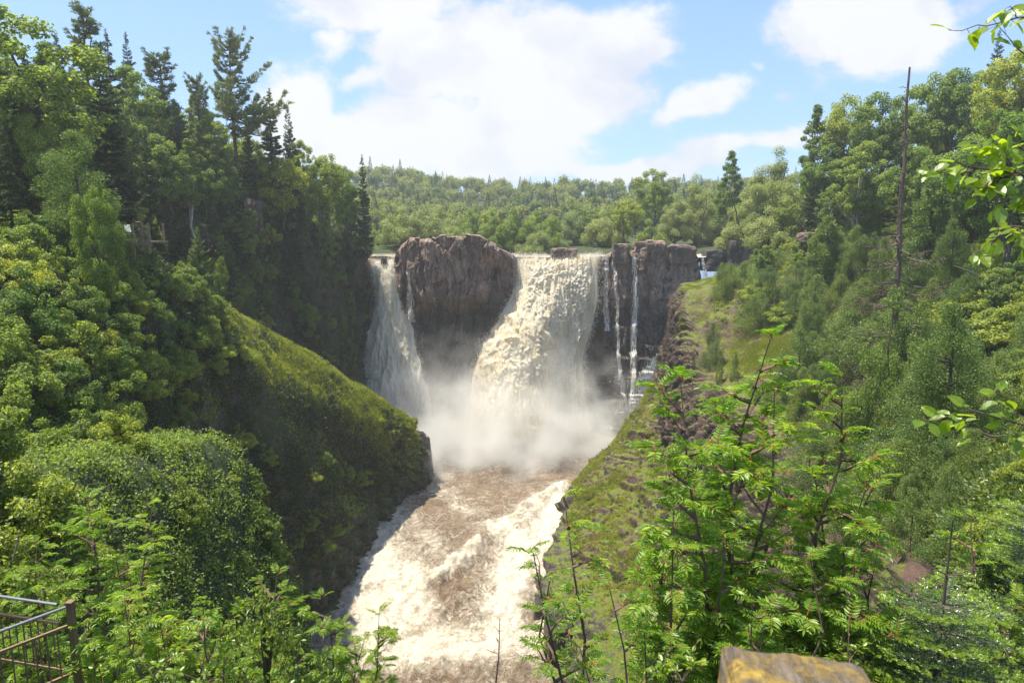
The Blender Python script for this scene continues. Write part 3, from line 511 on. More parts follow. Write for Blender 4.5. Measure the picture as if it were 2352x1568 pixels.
# ------------------------------------------------------------------ falling water
def fall(name, rows, nu, nv, fn, m, parent=None, edge=0.12):
    G = patch(rows, nu, nv); N = gnorm(G); N = N * np.sign(-N[..., 1].mean())
    u = np.linspace(0, 1, nu)[:, None] + 0 * G[..., 0]; v = np.linspace(0, 1, nv)[None, :] + 0 * G[..., 0]
    G = G + N * fn(G, u, v)[..., None]
    e = sstep(0, edge, v + fbm(G * 0.5, 3, 9) * 0.05) * sstep(0, edge, 1 - v + fbm(G * 0.5, 3, 19) * 0.05)
    return obj(name, gmesh(name, G, m, attr={'edge': e}), parent), G
main_rows = [
    [P(1165, 588, 146), P(1215, 588, 146), P(1260, 588, 146), P(1310, 588, 146), P(1350, 588, 146), P(1380, 588, 146)],
    [P(1180, 592, 141), P(1218, 590, 141), P(1262, 590, 141), P(1305, 594, 141), P(1345, 590, 141), P(1374, 590, 141)],
    [P(1186, 612, 139), P(1222, 600, 138.5), P(1262, 606, 138.2), P(1300, 606, 138.2), P(1340, 598, 138.6), P(1373, 600, 138.8)],
    [P(1176, 680, 136.5), P(1215, 675, 134.5), P(1258, 675, 134.5), P(1300, 675, 135.8), P(1335, 680, 136.5), P(1371, 685, 137)],
    [P(1138, 750, 134), P(1190, 750, 131), P(1245, 750, 130.5), P(1290, 750, 134), P(1325, 755, 135.2), P(1360, 750, 136)],
    [P(1112, 810, 132), P(1170, 820, 128.5), P(1235, 825, 128), P(1280, 820, 132.5), P(1312, 820, 134), P(1342, 810, 135)],
    [P(1092, 880, 130.5), P(1150, 890, 126.5), P(1225, 900, 126), P(1275, 880, 131), P(1310, 880, 132), P(1340, 870, 133)],
    [P(1080, 1030, 128), P(1140, 1050, 124), P(1220, 1050, 123), P(1280, 1040, 128), P(1320, 1040, 129), P(1365, 1040, 130)]]
def billow(p, s, f=0.4, o=5): return 1 - np.abs(fbm(p * f, o, s, 0.55)) * 2.2
def main_fn(G, u, v):
    turb = sstep(0.24, 0.6, u) * sstep(0.75, 0.4, v)
    g2 = G + 1.2 * np.stack([fbm(G * .35, 3, 200), fbm(G * .35, 3, 201), fbm(G * .35, 3, 202)], -1)
    turb = turb * (.75 + .25 * sstep(-.2, .3, fbm(G * .2, 3, 230))); bil = (.35 * fbm(G * [2.2, .3, .22], 4, 231) + billow(g2 * [1, 1, .6], 210, 0.22, 3) * 1.3 + billow(g2 * [1.3, 1.3, .45], 214, 0.8, 3) * 0.22 + fbm(g2 * [4, 4, 0.9], 4, 216) * 0.16)
    g3 = G + .35 * np.stack([fbm(G * .25, 3, 200), 0 * u, 0 * u], -1); st = fbm(g3 * [1.5, .12, 0.08], 5, 220) * 1.0 + fbm(g3 * [5, .3, 0.25], 4, 225) * 0.35 + fbm(g3 * [2.6, .5, .5], 4, 226) * .22
    return (bil * turb + st * (1 - turb)) * sstep(0.1, 0.3, u) 
wf = empty('main_waterfall', P(1270, 600, 140)); tag(wf, 'broad main waterfall, creamy tan and churning, pouring into the mist', 'waterfall', kind='structure')
wf_loc = np.array(wf.location)
def unloc(o, p=wf): o.matrix_parent_inverse = p.matrix_world.inverted() if False else o.matrix_parent_inverse; o.location = tuple(-np.array(p.location)); return o
o, GM = fall('curtain', main_rows, 420, 260, main_fn, M['fall'], wf); unloc(o)
o, _ = fall('spray_veil', [[p + w3((p[0] - P(1240, 700, 134)[0]) * 0.05, -0.7, 0.1) for p in r] for r in main_rows[2:]], 300, 200, lambda G, u, v: fbm(G * [1.2, 1.2, 0.2], 5, 240) * 1.0 + fbm(G * 2.5, 3, 244) * .4, M['spray'], wf, 0.3); unloc(o)
left_rows_f = [
    [P(848, 589, 146), P(868, 589, 146), P(885, 589, 146), P(905, 589, 146), P(922, 589, 146)],
    [P(852, 598, 139.5), P(868, 596, 139.5), P(884, 600, 139.5), P(897, 596, 139.5), P(910, 596, 139.5)],
    [P(858, 625, 137.5), P(872, 625, 136.5), P(886, 628, 136.3), P(902, 625, 136.8), P(916, 625, 137.5)],
    [P(866, 680, 137), P(880, 680, 135.5), P(895, 680, 135.2), P(912, 680, 135.8), P(930, 690, 136.6)],
    [P(850, 760, 136), P(874, 760, 134), P(897, 760, 133.6), P(921, 760, 134.4), P(948, 760, 135.8)],
    [P(836, 830, 134.5), P(866, 830, 132.5), P(897, 830, 132), P(930, 830, 132.6), P(960, 830, 134.5)],
    [P(826, 900, 133), P(862, 900, 130.5), P(905, 900, 129.5), P(945, 900, 130.5), P(985, 905, 133)],
    [P(820, 1030, 131), P(865, 1040, 128), P(920, 1040, 127), P(965, 1040, 128), P(1010, 1030, 131)]]
wl = empty('left_waterfall', P(890, 600, 139)); tag(wl, 'narrow pale waterfall widening downward left of the rock dome', 'waterfall', kind='structure')
def left_fnf(G, u, v):
    return (fbm(G * [1.6, .2, 0.14], 5, 250) * 0.9 + billow(G, 252, 0.5, 4) * 0.3 + fbm(G * [4, .4, .5], 4, 256) * 0.3) * sstep(0.12, 0.3, u)
o, GLF = fall('curtain', left_rows_f, 300, 130, left_fnf, M['fall_white'], wl); unloc(o, wl)
o, _ = fall('spray_veil', [[p + w3((p[0] - P(895, 700, 134)[0]) * 0.14, -0.7, 0.1) for p in r] for r in left_rows_f[2:]], 240, 120, lambda G, u, v: fbm(G * [1.2, 1.2, 0.2], 5, 260) * 0.8, M['spray'], wl, 0.35); unloc(o, wl)
# flying droplets
def drops(name, G, n, spread, s, parent, allover=False):
    r = np.random.default_rng(s); i = r.integers(20, G.shape[0] - 1, n); e = r.random(n); v = np.where(e < 0.38, 0, np.where(e < 0.76, 1, r.random(n)))
    if allover: v = r.random(n)
    v = np.clip(v + r.normal(size=n) * 0.03, 0, 1); j = (v * (G.shape[1] - 1)).astype(int); C = G[i, j] + r.normal(size=(n, 3)) * [spread, spread * 0.5, spread] + [0, -0.5, 0]
    mb = MB(); leaves(mb, C, unit(rdir(n, r) * [0.35, 0.35, 2.2]), rdir(n, r), r.uniform(0.08, 0.42, n), r.uniform(0.03, 0.10, n)); 
    o = obj(name, mb.data(name, M['drop']), parent); o['kind'] = 'stuff'; unloc(o, parent)
drops('droplets', GM, 9000, 0.55, 5, wf); drops('spray_drops', GM, 28000, 0.35, 15, wf, True); drops('spray_drops', GLF, 16000, 0.3, 16, wl, True); drops('droplets', GLF, 5000, 0.45, 6, wl)
# thin side falls down the right wall
def ribbon(name, pts, off, label, n=90, k=9, seed=0, wj=0.25, m='white'):
    pts = np.array(pts, float); t_ = np.linspace(0, len(pts) - 1, n); q = crom(pts, t_)
    G = np.zeros((n, k, 3)); E = np.zeros((n, k))
    for i in range(n):
        px, py, wd = q[i]; p0 = P(px, py, 136); x0 = p0[0]
        for j in range(k):
            s = j / (k - 1) * 2 - 1; z = P(px, py, 136)[2]; x = x0 + s * wd * 0.0866 / 2
            y = min(wallY(x, z), wallY(x, min(z + 0.8, 38)), wallY(x, max(z - 0.8, -2)), wallY(x, min(z + 2, 38))) - off
            # correct height and x for the actual depth
            pp = P(px + s * wd / 2, py, y); G[i, j] = pp; E[i, j] = 0.5 * (1 - s * s) + 0.1
    G[..., 1] = np.minimum(G[..., 1], G[..., 1])
    G[..., 1] += fbm(G * 1.5, 3, seed) * 0.15; G[..., 0] += (fbm(np.stack([G[..., 2] * .7, G[..., 2] * 0, G[..., 0] * 0], -1), 4, seed) * wj)
    o = obj(name, gmesh(name, G, M[m], attr={'edge': E})); tag(o, label, 'waterfall', 'thin side falls on the right wall', 'structure'); return o
ribbon('side_waterfall', [(1392, 586, 20), (1391, 640, 24), (1390, 700, 28), (1396, 760, 22)], 0.5, 'faint thin thread of water just right of the main waterfall', seed=1)
ribbon('side_waterfall', [(1408, 586, 18), (1410, 620, 18), (1417, 680, 14), (1419, 760, 14), (1424, 850, 18), (1432, 900, 24), (1434, 980, 26)], 0.6, 'white thread of water falling down the middle of the dark wall', seed=2)
ribbon('side_waterfall', [(1456, 588, 14), (1457, 620, 20), (1458, 700, 26), (1456, 780, 30), (1455, 860, 26), (1448, 920, 16), (1444, 990, 22)], 0.6, 'sparkling white strand dropping from the notch between two lip boulders', seed=3)
ribbon('side_waterfall', [(1543, 725, 10), (1530, 770, 12), (1524, 800, 22)], 0.6, 'broken trickle beside the dark edge of the right bank', seed=4)
ribbon('side_waterfall', [(1532, 806, 50), (1508, 830, 64), (1482, 880, 84), (1452, 930, 96), (1412, 985, 115)], 0.9, 'slanting white cascade fanning out beside the right bank', seed=5, n=110, k=16, wj=0.5)
ribbon('side_waterfall', [(1310, 845, 50), (1330, 880, 60), (1345, 930, 46), (1350, 960, 40)], 1.2, 'splashing white shelf cascade at the right foot of the main waterfall', seed=6, k=14)
ribbon('side_waterfall', [(937, 622, 16), (940, 650, 12), (942, 690, 26), (946, 740, 30)], 0.5, 'small veil of water on the rocks right of the left waterfall', seed=7)
ribbon('side_waterfall', [(1613, 590, 12), (1620, 630, 18), (1632, 648, 32)], 1.2, 'short white chute between the lip boulders at the far right', seed=8)
# ledges with running water
def ledge(pts, seed, wd=3):
    ribbon('ledge_trickle', [(a, b, wd) for a, b in pts], 0.45, LT[seed % len(LT)], n=60, k=5, seed=seed, wj=0.0)
LT = ['level white trickle along a ledge low on the right wall', 'higher white trickle along a ledge of the right wall', 'sloping white trickle under the middle strand', 'broken white line of water on the right wall']
def hled(x0, y0, x1, y1, seed, label, wd=4.5):
    n = 70; G = np.zeros((n, 3, 3)); E = np.zeros((n, 3))
    for i in range(n):
        s = i / (n - 1); px = x0 + (x1 - x0) * s; py = y0 + (y1 - y0) * s + vnoise(np.array([s * 9.0, seed, 0.0]), seed) * 4
        for j in range(3):
            q = P(px, py + (j - 1) * wd / 2, 134); y = wallY(q[0], q[2]) - 0.45; G[i, j] = P(px, py + (j - 1) * wd / 2, y); E[i, j] = 0.5 if j == 1 else 0.3
    o = obj('ledge_trickle', gmesh('ledge_trickle', G, M['white'], attr={'edge': E})); tag(o, label, 'water trickle', 'water running along ledges of the right wall', 'structure')
hled(1340, 884, 1425, 878, 1, 'long level white trickle, lower of the two above the mist')
hled(1345, 912, 1420, 912, 2, 'lowest level white trickle on the right wall')
hled(1370, 846, 1430, 862, 3, 'sloping white trickle left of the middle strand')
hled(1370, 826, 1392, 820, 4, 'short arched white trickle high on the right wall'); hled(1392, 820, 1425, 832, 5, 'short white trickle sloping to the middle strand')
hled(1470, 862, 1530, 850, 6, 'faint white trickle right of the sparkling strand'); hled(1465, 884, 1505, 886, 7, 'short faint trickle low beside the sparkling strand')
# ------------------------------------------------------------------ boulders on the lip
def boulder(name, c, s, seed, m, label, rz=0, group=None, sub=26, sharp=0.22):
    n1, n2 = sub * 2, sub; th = np.linspace(0, 2 * math.pi, n1); ph = np.linspace(-math.pi / 2, math.pi / 2, n2)
    T, H = np.meshgrid(th, ph, indexing='ij'); D = np.stack([np.cos(H) * np.cos(T), np.cos(H) * np.sin(T), np.sin(H)], -1)
    D = np.sign(D) * np.abs(D) ** 0.5; D = D / np.max(np.abs(D), -1, keepdims=True) ** 0.6 * 0.93
    f1, f2, cc = voro(D[..., 0] * 1.7 + D[..., 1] * 1.1 + seed, D[..., 2] * 1.6 + seed * 3, seed)
    q = D * (1 + fbm(D * 1.3 + seed, 4, seed) * sharp + (cc - .5)[..., None].repeat(1, -1)[..., 0] * 0.12)[..., None] * np.array(s) / 2
    cr, sr = math.cos(rz), math.sin(rz); q = q @ np.array([[cr, sr, 0], [-sr, cr, 0], [0, 0, 1]])
    q[-1] = q[0]; o = obj(name, gmesh(name, q, m, smooth=False)); o.location = tuple(c); tag(o, label, 'boulder', group); return o
def bpx(px0, px1, py0, py1, Y, dy, seed, m, label, **k):
    a = P(px0, py0, Y); b = P(px1, py1, Y); c = (a + b) / 2; c[1] = Y + dy / 2
    return boulder('boulder', c, (abs(b[0] - a[0]) * 1.05, dy, abs(a[2] - b[2]) * 1.1), seed, m, label, **k)
B, DB = M['boulder'], M['darkboulder']
bpx(1266, 1306, 571, 612, 139.0, 4, 1, B, 'larger brown block splitting the lip of the main waterfall')
bpx(1298, 1326, 572, 604, 139.6, 4, 2, B, 'smaller brown block right beside the block on the main lip')
bpx(873, 888, 592, 632, 137.0, 2.5, 3, DB, 'slim black rock splitting the top of the left waterfall')
bpx(905, 935, 586, 625, 136.5, 3.5, 4, DB, 'dark rock at the foot of the dome beside the left waterfall')
bpx(1621, 1672, 575, 622, 139, 5, 5, DB, 'dark rounded boulder right of the short chute')
bpx(1678, 1706, 554, 622, 137.5, 4, 6, DB, 'upright dark slab left of the orange stained block', sharp=0.25)
bpx(1702, 1748, 551, 618, 137.8, 5, 7, B, 'square brown block with an orange stain at the end of the lip', sharp=0.25)
bpx(1690, 1745, 535, 556, 141, 5, 8, B, 'low brown rock showing above the orange stained block')
bpx(1460, 1532, 556, 592, 136.4, 5, 9, B, 'long flat topped boulder right of the notch on the lip', sharp=0.28)
bpx(1538, 1604, 565, 606, 136.3, 5, 10, B, 'sloping boulder between the flat one and the short chute', sharp=0.28)
bpx(1410, 1446, 562, 606, 136.6, 4, 11, B, 'blocky boulder left of the notch on the lip', sharp=0.28)
bpx(534, 576, 468, 540, 105, 7, 12, B, 'taller pale outcrop among the dark firs of the left slope', sharp=0.75, rz=.5)
bpx(566, 602, 498, 565, 107, 6, 32, B, 'lower pale outcrop right beside the taller one on the left slope', sharp=0.7, rz=-.3)
bpx(930, 980, 1004, 1128, 107.2, 5, 41, M['greyrock'], 'pale grey fractured rock face ending the grassy spur above the river', sharp=0.5, rz=.4)
bpx(905, 948, 972, 1075, 105.6, 5, 42, M['greyrock'], 'grey rock step between the grass and the pale face at the spur end', sharp=0.5, rz=.2)
bpx(1850, 1905, 535, 560, 112, 4, 13, B, 'reddish brown rock showing between bushes of the right slope')
bpx(1225, 1300, 1400, 1440, 72, 4, 14, DB, 'wet dark rock ledge at the waterline of the right bank')
bpx(1255, 1320, 1450, 1530, 64, 5, 15, DB, 'low wet reddish slab where the right bank meets the rapids')
bpx(1300, 1345, 1440, 1490, 66, 3, 16, DB, 'broken wet block above the reddish slab on the right bank')
bpx(1410, 1450, 955, 985, 128, 4, 17, DB, 'rounded wet rock at the foot of the slanting cascade')
# ------------------------------------------------------------------ mist and haze
def blobmesh(name, c, s, m, seed, label):
    n1, n2 = 48, 24; T, H = np.meshgrid(np.linspace(0, 2 * math.pi, n1), np.linspace(-math.pi / 2, math.pi / 2, n2), indexing='ij')
    D = np.stack([np.cos(H) * np.cos(T), np.cos(H) * np.sin(T), np.sin(H)], -1) * np.array(s); D[-1] = D[0]
    mb = MB(); nn_ = n1 - 1; idx = np.arange(n1 * n2).reshape(n1, n2); V = D.reshape(-1, 3); F = gridF(n1, n2)[:, ::-1]
    F = np.where(F >= nn_ * n2, F - nn_ * n2, F); V = V[:nn_ * n2]; mb.add(V, F); o = obj(name, mb.data(name, m, True)); o.location = c; tag(o, label, kind='stuff'); return o
def mistmat(name, c, s, dens, sc_, hfall):
    m = bpy.data.materials.new(name); m.use_nodes = True; t = NT(m.node_tree)
    p = t.pos(); q = t.n('ShaderNodeVectorMath', {0: t.n('ShaderNodeVectorMath', {0: p, 1: tuple(c)}, operation='SUBTRACT').outputs[0], 1: tuple(1 / np.array(s))}, operation='MULTIPLY').outputs[0]
    r = t.n('ShaderNodeVectorMath', {0: q}, operation='LENGTH').outputs['Value']
    n = t.n('ShaderNodeTexNoise', {'Vector': p, 'Scale': sc_, 'Detail': 3.0, 'Roughness': 0.6}).outputs[0]
    f = t.math('ADD', t.math('SUBTRACT', 1.0, r), t.math('MULTIPLY_ADD', n, 2.0, -1.10))
    f = t.n('ShaderNodeMapRange', {0: f, 1: 0.0, 2: 0.75, 3: 0.0, 4: 1.0}, interpolation_type='SMOOTHSTEP').outputs[0]
    z = t.n('ShaderNodeSeparateXYZ', {0: p}).outputs[2]
    hf = t.math('EXPONENT', t.math('MULTIPLY', z, -1.0 / hfall))
    d = t.math('MULTIPLY', t.math('MULTIPLY', f, hf), dens)
    v = t.n('ShaderNodeVolumePrincipled', {'Color': (0.995, 0.985, 0.97, 1), 'Density': d, 'Anisotropy': 0.0}); t.out(vol=v.outputs[0]); return m
for i, (c, s, dn, hf, lb_) in enumerate((((-3.0, 124.5, 3), (33, 20, 24), 0.38, 8.0, 'white mist boiling up from the foot of the waterfalls'),)):
    blobmesh('mist', c, s, mistmat('mist', c, s, dn, 0.16, hf), i, lb_)
HAZE = 0.00045
m = bpy.data.materials.new('haze'); m.use_nodes = True; t = NT(m.node_tree); t.out(vol=t.n('ShaderNodeVolumePrincipled', {'Color': (0.92, 0.95, 1.0, 1), 'Density': HAZE, 'Anisotropy': 0.35}).outputs[0])
mb = MB(); box(mb, (0, 420, 50), (1100, 1000, 124)); hz_ = obj('haze', mb.data('haze', m)); tag(hz_, 'thin summer haze over the gorge', kind='stuff')
# ------------------------------------------------------------------ plant prototypes (mesh data shared by copies)
PROTO = {}
def curve(a, b, sag, n=5, r=None):
    t_ = np.linspace(0, 1, n)[:, None]; p = a + (b - a) * t_; p[:, 2] += sag * np.sin(t_[:, 0] * math.pi); 
    if r is not None: p[1:-1] += r.normal(size=(n - 2, 3)) * 0.03 * np.linalg.norm(b - a)
    return p
def decid(key, seed, H, R, zb, n, leaf, mt, lobes=34, lr=(0.16, 0.30), shape='oval', bark='bark', flat=0.8, trunks=1, fluff=0.0):
    r = np.random.default_rng(seed); tk = MB(); cr = MB(); cz = (zb + H) / 2; hz = (H - zb) / 2
    cen = []; rr = []
    for i in range(lobes):
        d = rdir(1, r)[0]; 
        if shape != 'bush': d[2] = d[2] * 0.9 + 0.1
        else: d[2] = abs(d[2]) * 0.9
        q = r.uniform(0.35, 0.95) ** 0.7
        c = np.array([d[0] * R * q, d[1] * R * q, (cz + d[2] * hz * q) if shape != 'bush' else zb + R * .15 + d[2] * (H - zb - R * .3) * q])
        if shape == 'cone': k = 1 - 0.75 * (c[2] - zb) / (H - zb); c[:2] *= k * 1.2
        if shape == 'vase': k = 0.5 + 0.6 * (c[2] - zb) / (H - zb); c[:2] *= k
        cen.append(c); rr.append(R * r.uniform(*lr) * (0.7 if shape == 'cone' and c[2] > cz else 1))
    cen.append(np.array([0, 0, H - R * 0.2])); rr.append(R * 0.2)
    cen = np.array(cen); rr = np.array(rr); w_ = rr ** 2.2; cnt = r.choice(len(cen), n, p=w_ / w_.sum())
    d = rdir(n, r); C = cen[cnt] + d * (rr[cnt] * r.random(n) ** 0.35 * (1 + fluff * r.normal(size=n) * 0.3))[:, None] * [1, 1, flat]
    C[:, 2] = np.maximum(C[:, 2], 0.05)
    out = unit(C - [0, 0, cz]); nr = unit(d * 0.6 + out * 0.3 + [0, 0, 0.5] + rdir(n, r) * 0.8); ax = unit(np.cross(nr, rdir(n, r)) + [0, 0, -0.25])
    L = leaf * r.uniform(0.7, 1.3, n); leaves(cr, C, ax, nr, L, L * r.uniform(0.55, 0.8, n))
    rt = max(0.03, H * 0.014)
    for q in range(trunks):
        a = np.array([0, 0, -0.6]) + (r.normal(size=3) * [0.08, 0.08, 0] * R if trunks > 1 else 0); top = np.array([r.normal() * R * .12, r.normal() * R * .12, H * 0.86]) if trunks == 1 else np.array([*(r.normal(size=2) * R * 0.5), H * r.uniform(.6, .85)])
        path = curve(a, top, 0, 7, r); path[:, 0] += np.sin(np.linspace(0, 3, 7)) * R * 0.05; tube(tk, path, np.linspace(rt * 1.25, rt * 0.2, 7), 7)
        for i in r.choice(len(cen), min(len(cen), 12 if trunks == 1 else 5), replace=False):
            s = np.clip((cen[i][2] - 0.25 * H) / H, 0.12, 0.8); k = s * 6; b = path[int(k)] * (1 - k % 1) + path[min(6, int(k) + 1)] * (k % 1)
            tube(tk, curve(b, cen[i], -0.05 * R, 4, r), np.linspace(rt * 0.5 * (1 - s * .5), rt * 0.08, 4), 5)
    PROTO[key] = (H, tk.data(key + '_trunk', M[bark]), cr.data(key + '_crown', M[mt]), 'trunk', 'crown')
def spruce(key, seed, H, R, n, mt='needle_dark', zb=0.04, droop=-0.35, pw=0.85, dz=0.34, spike=0.3, gap=0.15, tipup=0.25, nl=0.42):
    r = np.random.default_rng(seed); tk = MB(); cr = MB(); rt = H * 0.013
    tube(tk, [[0, 0, -0.6], [0.02 * R, 0, H * 0.35], [0, 0.02 * R, H * 0.7], [0, 0, H]], [rt, rt * 0.75, rt * 0.4, 0.01], 7)
    z = H * zb; BR = []
    while z < H * 0.985:
        rz = R * (1 - z / H) ** pw * (0.85 + 0.15 * math.sin(z * 5.1)) + spike * 0.12
        for k in range(r.integers(5, 9)):
            if r.random() < gap: continue
            a = r.uniform(0, 6.283); BR.append((a, z + r.uniform(-.1, .1), rz * r.uniform(0.65, 1.12)))
        z += dz * (0.75 + 0.5 * (1 - z / H)) * (H / 12) ** 0.5
    tot = sum(b[2] ** 1.3 for b in BR)
    for a, z, l in BR:
        m = max(6, int(n * l ** 1.3 / tot)); up = 0.35 * (z / H) ; s = r.random(m) ** 0.7
        dx = np.array([math.cos(a), math.sin(a)]); drop = (droop * (1 - z / H) + up) * l
        zz = z + drop * s + tipup * l * s ** 3; sw = r.normal(size=m) * 0.20 * l * (1.05 - s) * (0.35 + s)
        C = np.stack([dx[0] * l * s - dx[1] * sw, dx[1] * l * s + dx[0] * sw, zz + r.normal(size=m) * 0.03 * l], 1)
        ax = unit(np.stack([dx[0] + (-dx[1]) * np.sign(sw) * 0.9, dx[1] + dx[0] * np.sign(sw) * 0.9, -0.45 + 0 * s], 1) + rdir(m, r) * 0.45)
        L = nl * r.uniform(0.6, 1.2, m) * min(1, 0.45 + l / R); leaves(cr, C, ax, unit(np.array([0, 0, 1.0]) + rdir(m, r) * 0.7), L, L * 0.34)
        if l > R * 0.25: tube(tk, [[0, 0, z], [dx[0] * l * .5, dx[1] * l * .5, z + drop * .5 + tipup * l * .12], [dx[0] * l * .95, dx[1] * l * .95, z + drop * .95 + tipup * l * .85]], [rt * 0.3, rt * 0.18, 0.012], 4)
    m = 60; C = np.stack([r.normal(size=m) * .03, r.normal(size=m) * .03, H * (1 - 0.07 * r.random(m))], 1); leaves(cr, C, unit(rdir(m, r) + [0, 0, 1.2]), rdir(m, r), 0.25, 0.06)
    PROTO[key] = (H, tk.data(key + '_trunk', M['bark']), cr.data(key + '_crown', M[mt]), 'trunk', 'crown')
def pine(key, seed, H, R, n, arms=None, zb=0.3, mt='needle_pine', up=0.35, cone=0.6):
    """white pine: tiers of long upswept boughs with plumes of needles and gaps between"""
    r = np.random.default_rng(seed); tk = MB(); cr = MB(); rt = H * 0.017
    tube(tk, [[0, 0, -0.6], [0.1, 0, H * .3], [-0.05, 0.05, H * .6], [0.05, 0, H * .98]], [rt, rt * 0.8, rt * 0.5, 0.03], 8)
    BR = list(arms or []); z = H * zb
    while z < H * 0.97:
        f = (z / H - zb) / (1 - zb); l = R * (1.0 - cone * f ** 1.6) * (0.75 + 0.25 * math.sin(f * 9)); 
        for k in range(r.integers(6, 10)): BR.append((r.uniform(0, 6.283), z + r.uniform(-.2, .2), l * r.uniform(0.55, 1.1), up * (0.3 + 1.6 * f) + r.normal() * 0.1))
        z += H * 0.047
    tot = sum(b[2] ** 1.4 for b in BR)
    for a, z, l, u in BR:
        m = int(n * l ** 1.4 / tot); ns = max(3, int(l * 2.4)); d = np.array([math.cos(a), math.sin(a), 0])
        sp = np.linspace(0, 1, 6)[:, None]; path = np.array([0, 0, z]) + d * l * sp + np.array([0, 0, 1.0]) * (l * (u * sp - 0.18 * np.sin(sp * 3.14) + 0.22 * sp ** 3))
        path[1:] += r.normal(size=(5, 3)) * 0.04 * l; tube(tk, path, np.linspace(rt * 0.38, 0.015, 6), 5)
        cs = []; ns = max(5, int(l * 5.5))
        for q in range(ns):
            s = r.uniform(0.25, 1.0) ** 0.75; i = min(4, int(s * 5)); b = path[i] + (path[i + 1] - path[i]) * (s * 5 - i); sgn = r.choice([-1, 1])
            ln = 0.34 * l * (1.15 - s) * r.uniform(.4, 1) + .15; e = b + (np.array([-d[1], d[0], 0]) * sgn * .75 + d * .65 + [0, 0, .22]) * ln; cs.append((b, e)); tube(tk, [b, e], [0.02, 0.008], 3)
        i = r.integers(0, ns, m); b0 = np.array([x[0] for x in cs])[i]; e0 = np.array([x[1] for x in cs])[i]
        C = b0 + (e0 - b0) * r.random((m, 1)) ** .7 + r.normal(size=(m, 3)) * [.07, .07, .045]
        ax = unit(unit(e0 - b0) * .8 + [0, 0, 0.35] + rdir(m, r) * 0.7); L = 0.30 * r.uniform(.7, 1.2, m); leaves(cr, C, ax, rdir(m, r), L, L * 0.2)
    PROTO[key] = (H, tk.data(key + '_trunk', M['bark']), cr.data(key + '_crown', M[mt]), 'trunk', 'crown')
def cedar(key, seed, H, R, n, leaf=0.24, mt='needle_cedar', pw=0.7, lobes=60, zb=0.03):
    r = np.random.default_rng(seed); tk = MB(); cr = MB(); rt = H * 0.015; tube(tk, [[0, 0, -0.6], [0.05, 0, H * .5], [0, 0, H * .95]], [rt, rt * .7, 0.02], 6)
    zc = zb * H + (H * (1 - zb)) * r.random(lobes) ** 1.15; rz = R * np.sin(np.clip((1 - zc / H), 0, 1) ** pw * 1.75) ** 0.9; a = r.uniform(0, 6.283, lobes); q = r.uniform(.35, .95, lobes)
    cen = np.stack([np.cos(a) * rz * q, np.sin(a) * rz * q, zc], 1); lr = R * r.uniform(0.16, 0.34, lobes) * (0.5 + 0.5 * rz / R)
    cnt = r.choice(lobes, n, p=lr ** 2 / (lr ** 2).sum()); d = rdir(n, r)
    C = cen[cnt] + d * (lr[cnt] * r.random(n) ** 0.4)[:, None] * [1, 1, 1.25]; C[:, 2] = np.clip(C[:, 2], 0.02, H * 1.02)
    out = unit(C * [1, 1, 0] + rdir(n, r) * .3); ax = unit(out * 0.8 + [0, 0, 0.25] + rdir(n, r) * 0.85); L = leaf * r.uniform(.6, 1.3, n); leaves(cr, C, ax, unit(np.cross(ax, rdir(n, r))), L, L * 0.42)
    for i in range(0, lobes, 3): tube(tk, [[0, 0, max(0.1, cen[i][2] - 0.4)], cen[i]], [rt * .3, 0.01], 4)
    PROTO[key] = (H, tk.data(key + '_trunk', M['bark']), cr.data(key + '_crown', M[mt]), 'trunk', 'crown')
# broadleaf trees, middle distance
decid('d1', 11, 14, 4.2, 3.5, 17000, 0.24, 'foliage_mid', 90, (0.10, 0.23))
decid('d2', 12, 15, 3.6, 3.0, 16000, 0.23, 'foliage_mid', 90, (0.10, 0.22), 'oval', 'birch')
decid('d3', 13, 13, 4.8, 2.5, 18000, 0.25, 'foliage_bright', 90, (0.10, 0.23), 'vase')
decid('d4', 14, 16, 3.2, 3.0, 15000, 0.22, 'foliage_mid', 120, (0.09, 0.22), 'cone', 'birch')
decid('w1', 15, 8, 5.0, 0.4, 19000, 0.24, 'foliage_willow', 60, (0.16, 0.26), 'bush', 'bark', 0.9, 4, 0.4)
decid('w2', 16, 7, 4.0, 0.3, 16000, 0.22, 'foliage_willow', 44, (0.18, 0.30), 'bush', 'bark', 0.9, 4, 0.4)
decid('w3', 17, 8, 3.6, 0.4, 15000, 0.22, 'foliage_bright', 40, (0.18, 0.30), 'bush', 'bark', 0.9, 3)
decid('w4', 18, 15, 5.6, 1.0, 36000, 0.22, 'foliage_willow', 90, (0.14, 0.24), 'bush', 'bark', 0.9, 3, 0.4)
# shrubs, nearer
decid('s1', 21, 3.2, 2.0, 0.1, 10000, 0.13, 'foliage_bright', 60, (0.11, 0.26), 'bush', 'bark', 0.8, 4)
decid('s2', 22, 3.8, 1.9, 0.2, 10500, 0.125, 'foliage_mid', 64, (0.11, 0.25), 'bush', 'bark', 0.8, 4)
decid('s3', 23, 2.4, 1.7, 0.1, 9000, 0.115, 'foliage_bright', 50, (0.12, 0.27), 'bush', 'bark', 0.8, 4)
decid('s4', 24, 4.6, 1.9, 0.4, 11000, 0.135, 'foliage_mid', 70, (0.11, 0.24), 'oval', 'bark', 0.8, 3)
decid('s5', 25, 2.6, 1.6, 0.1, 7000, 0.11, 'yellowleaf', 26, (0.2, 0.34), 'bush', 'bark', 0.8, 4)
for i, (H, R) in enumerate(((13, 2.5), (15, 2.3), (11, 2.7), (14, 1.7))): spruce('p%d' % (i + 1), 31 + i, H, R, 13000, spike=0.5, gap=(0.15, .2, .1, .3)[i])
spruce('y1', 41, 3.2, 1.35, 9000, 'needle_young', 0.03, 0.05, 0.8, 0.26, 0.2, 0.05, 0.25, 0.17)
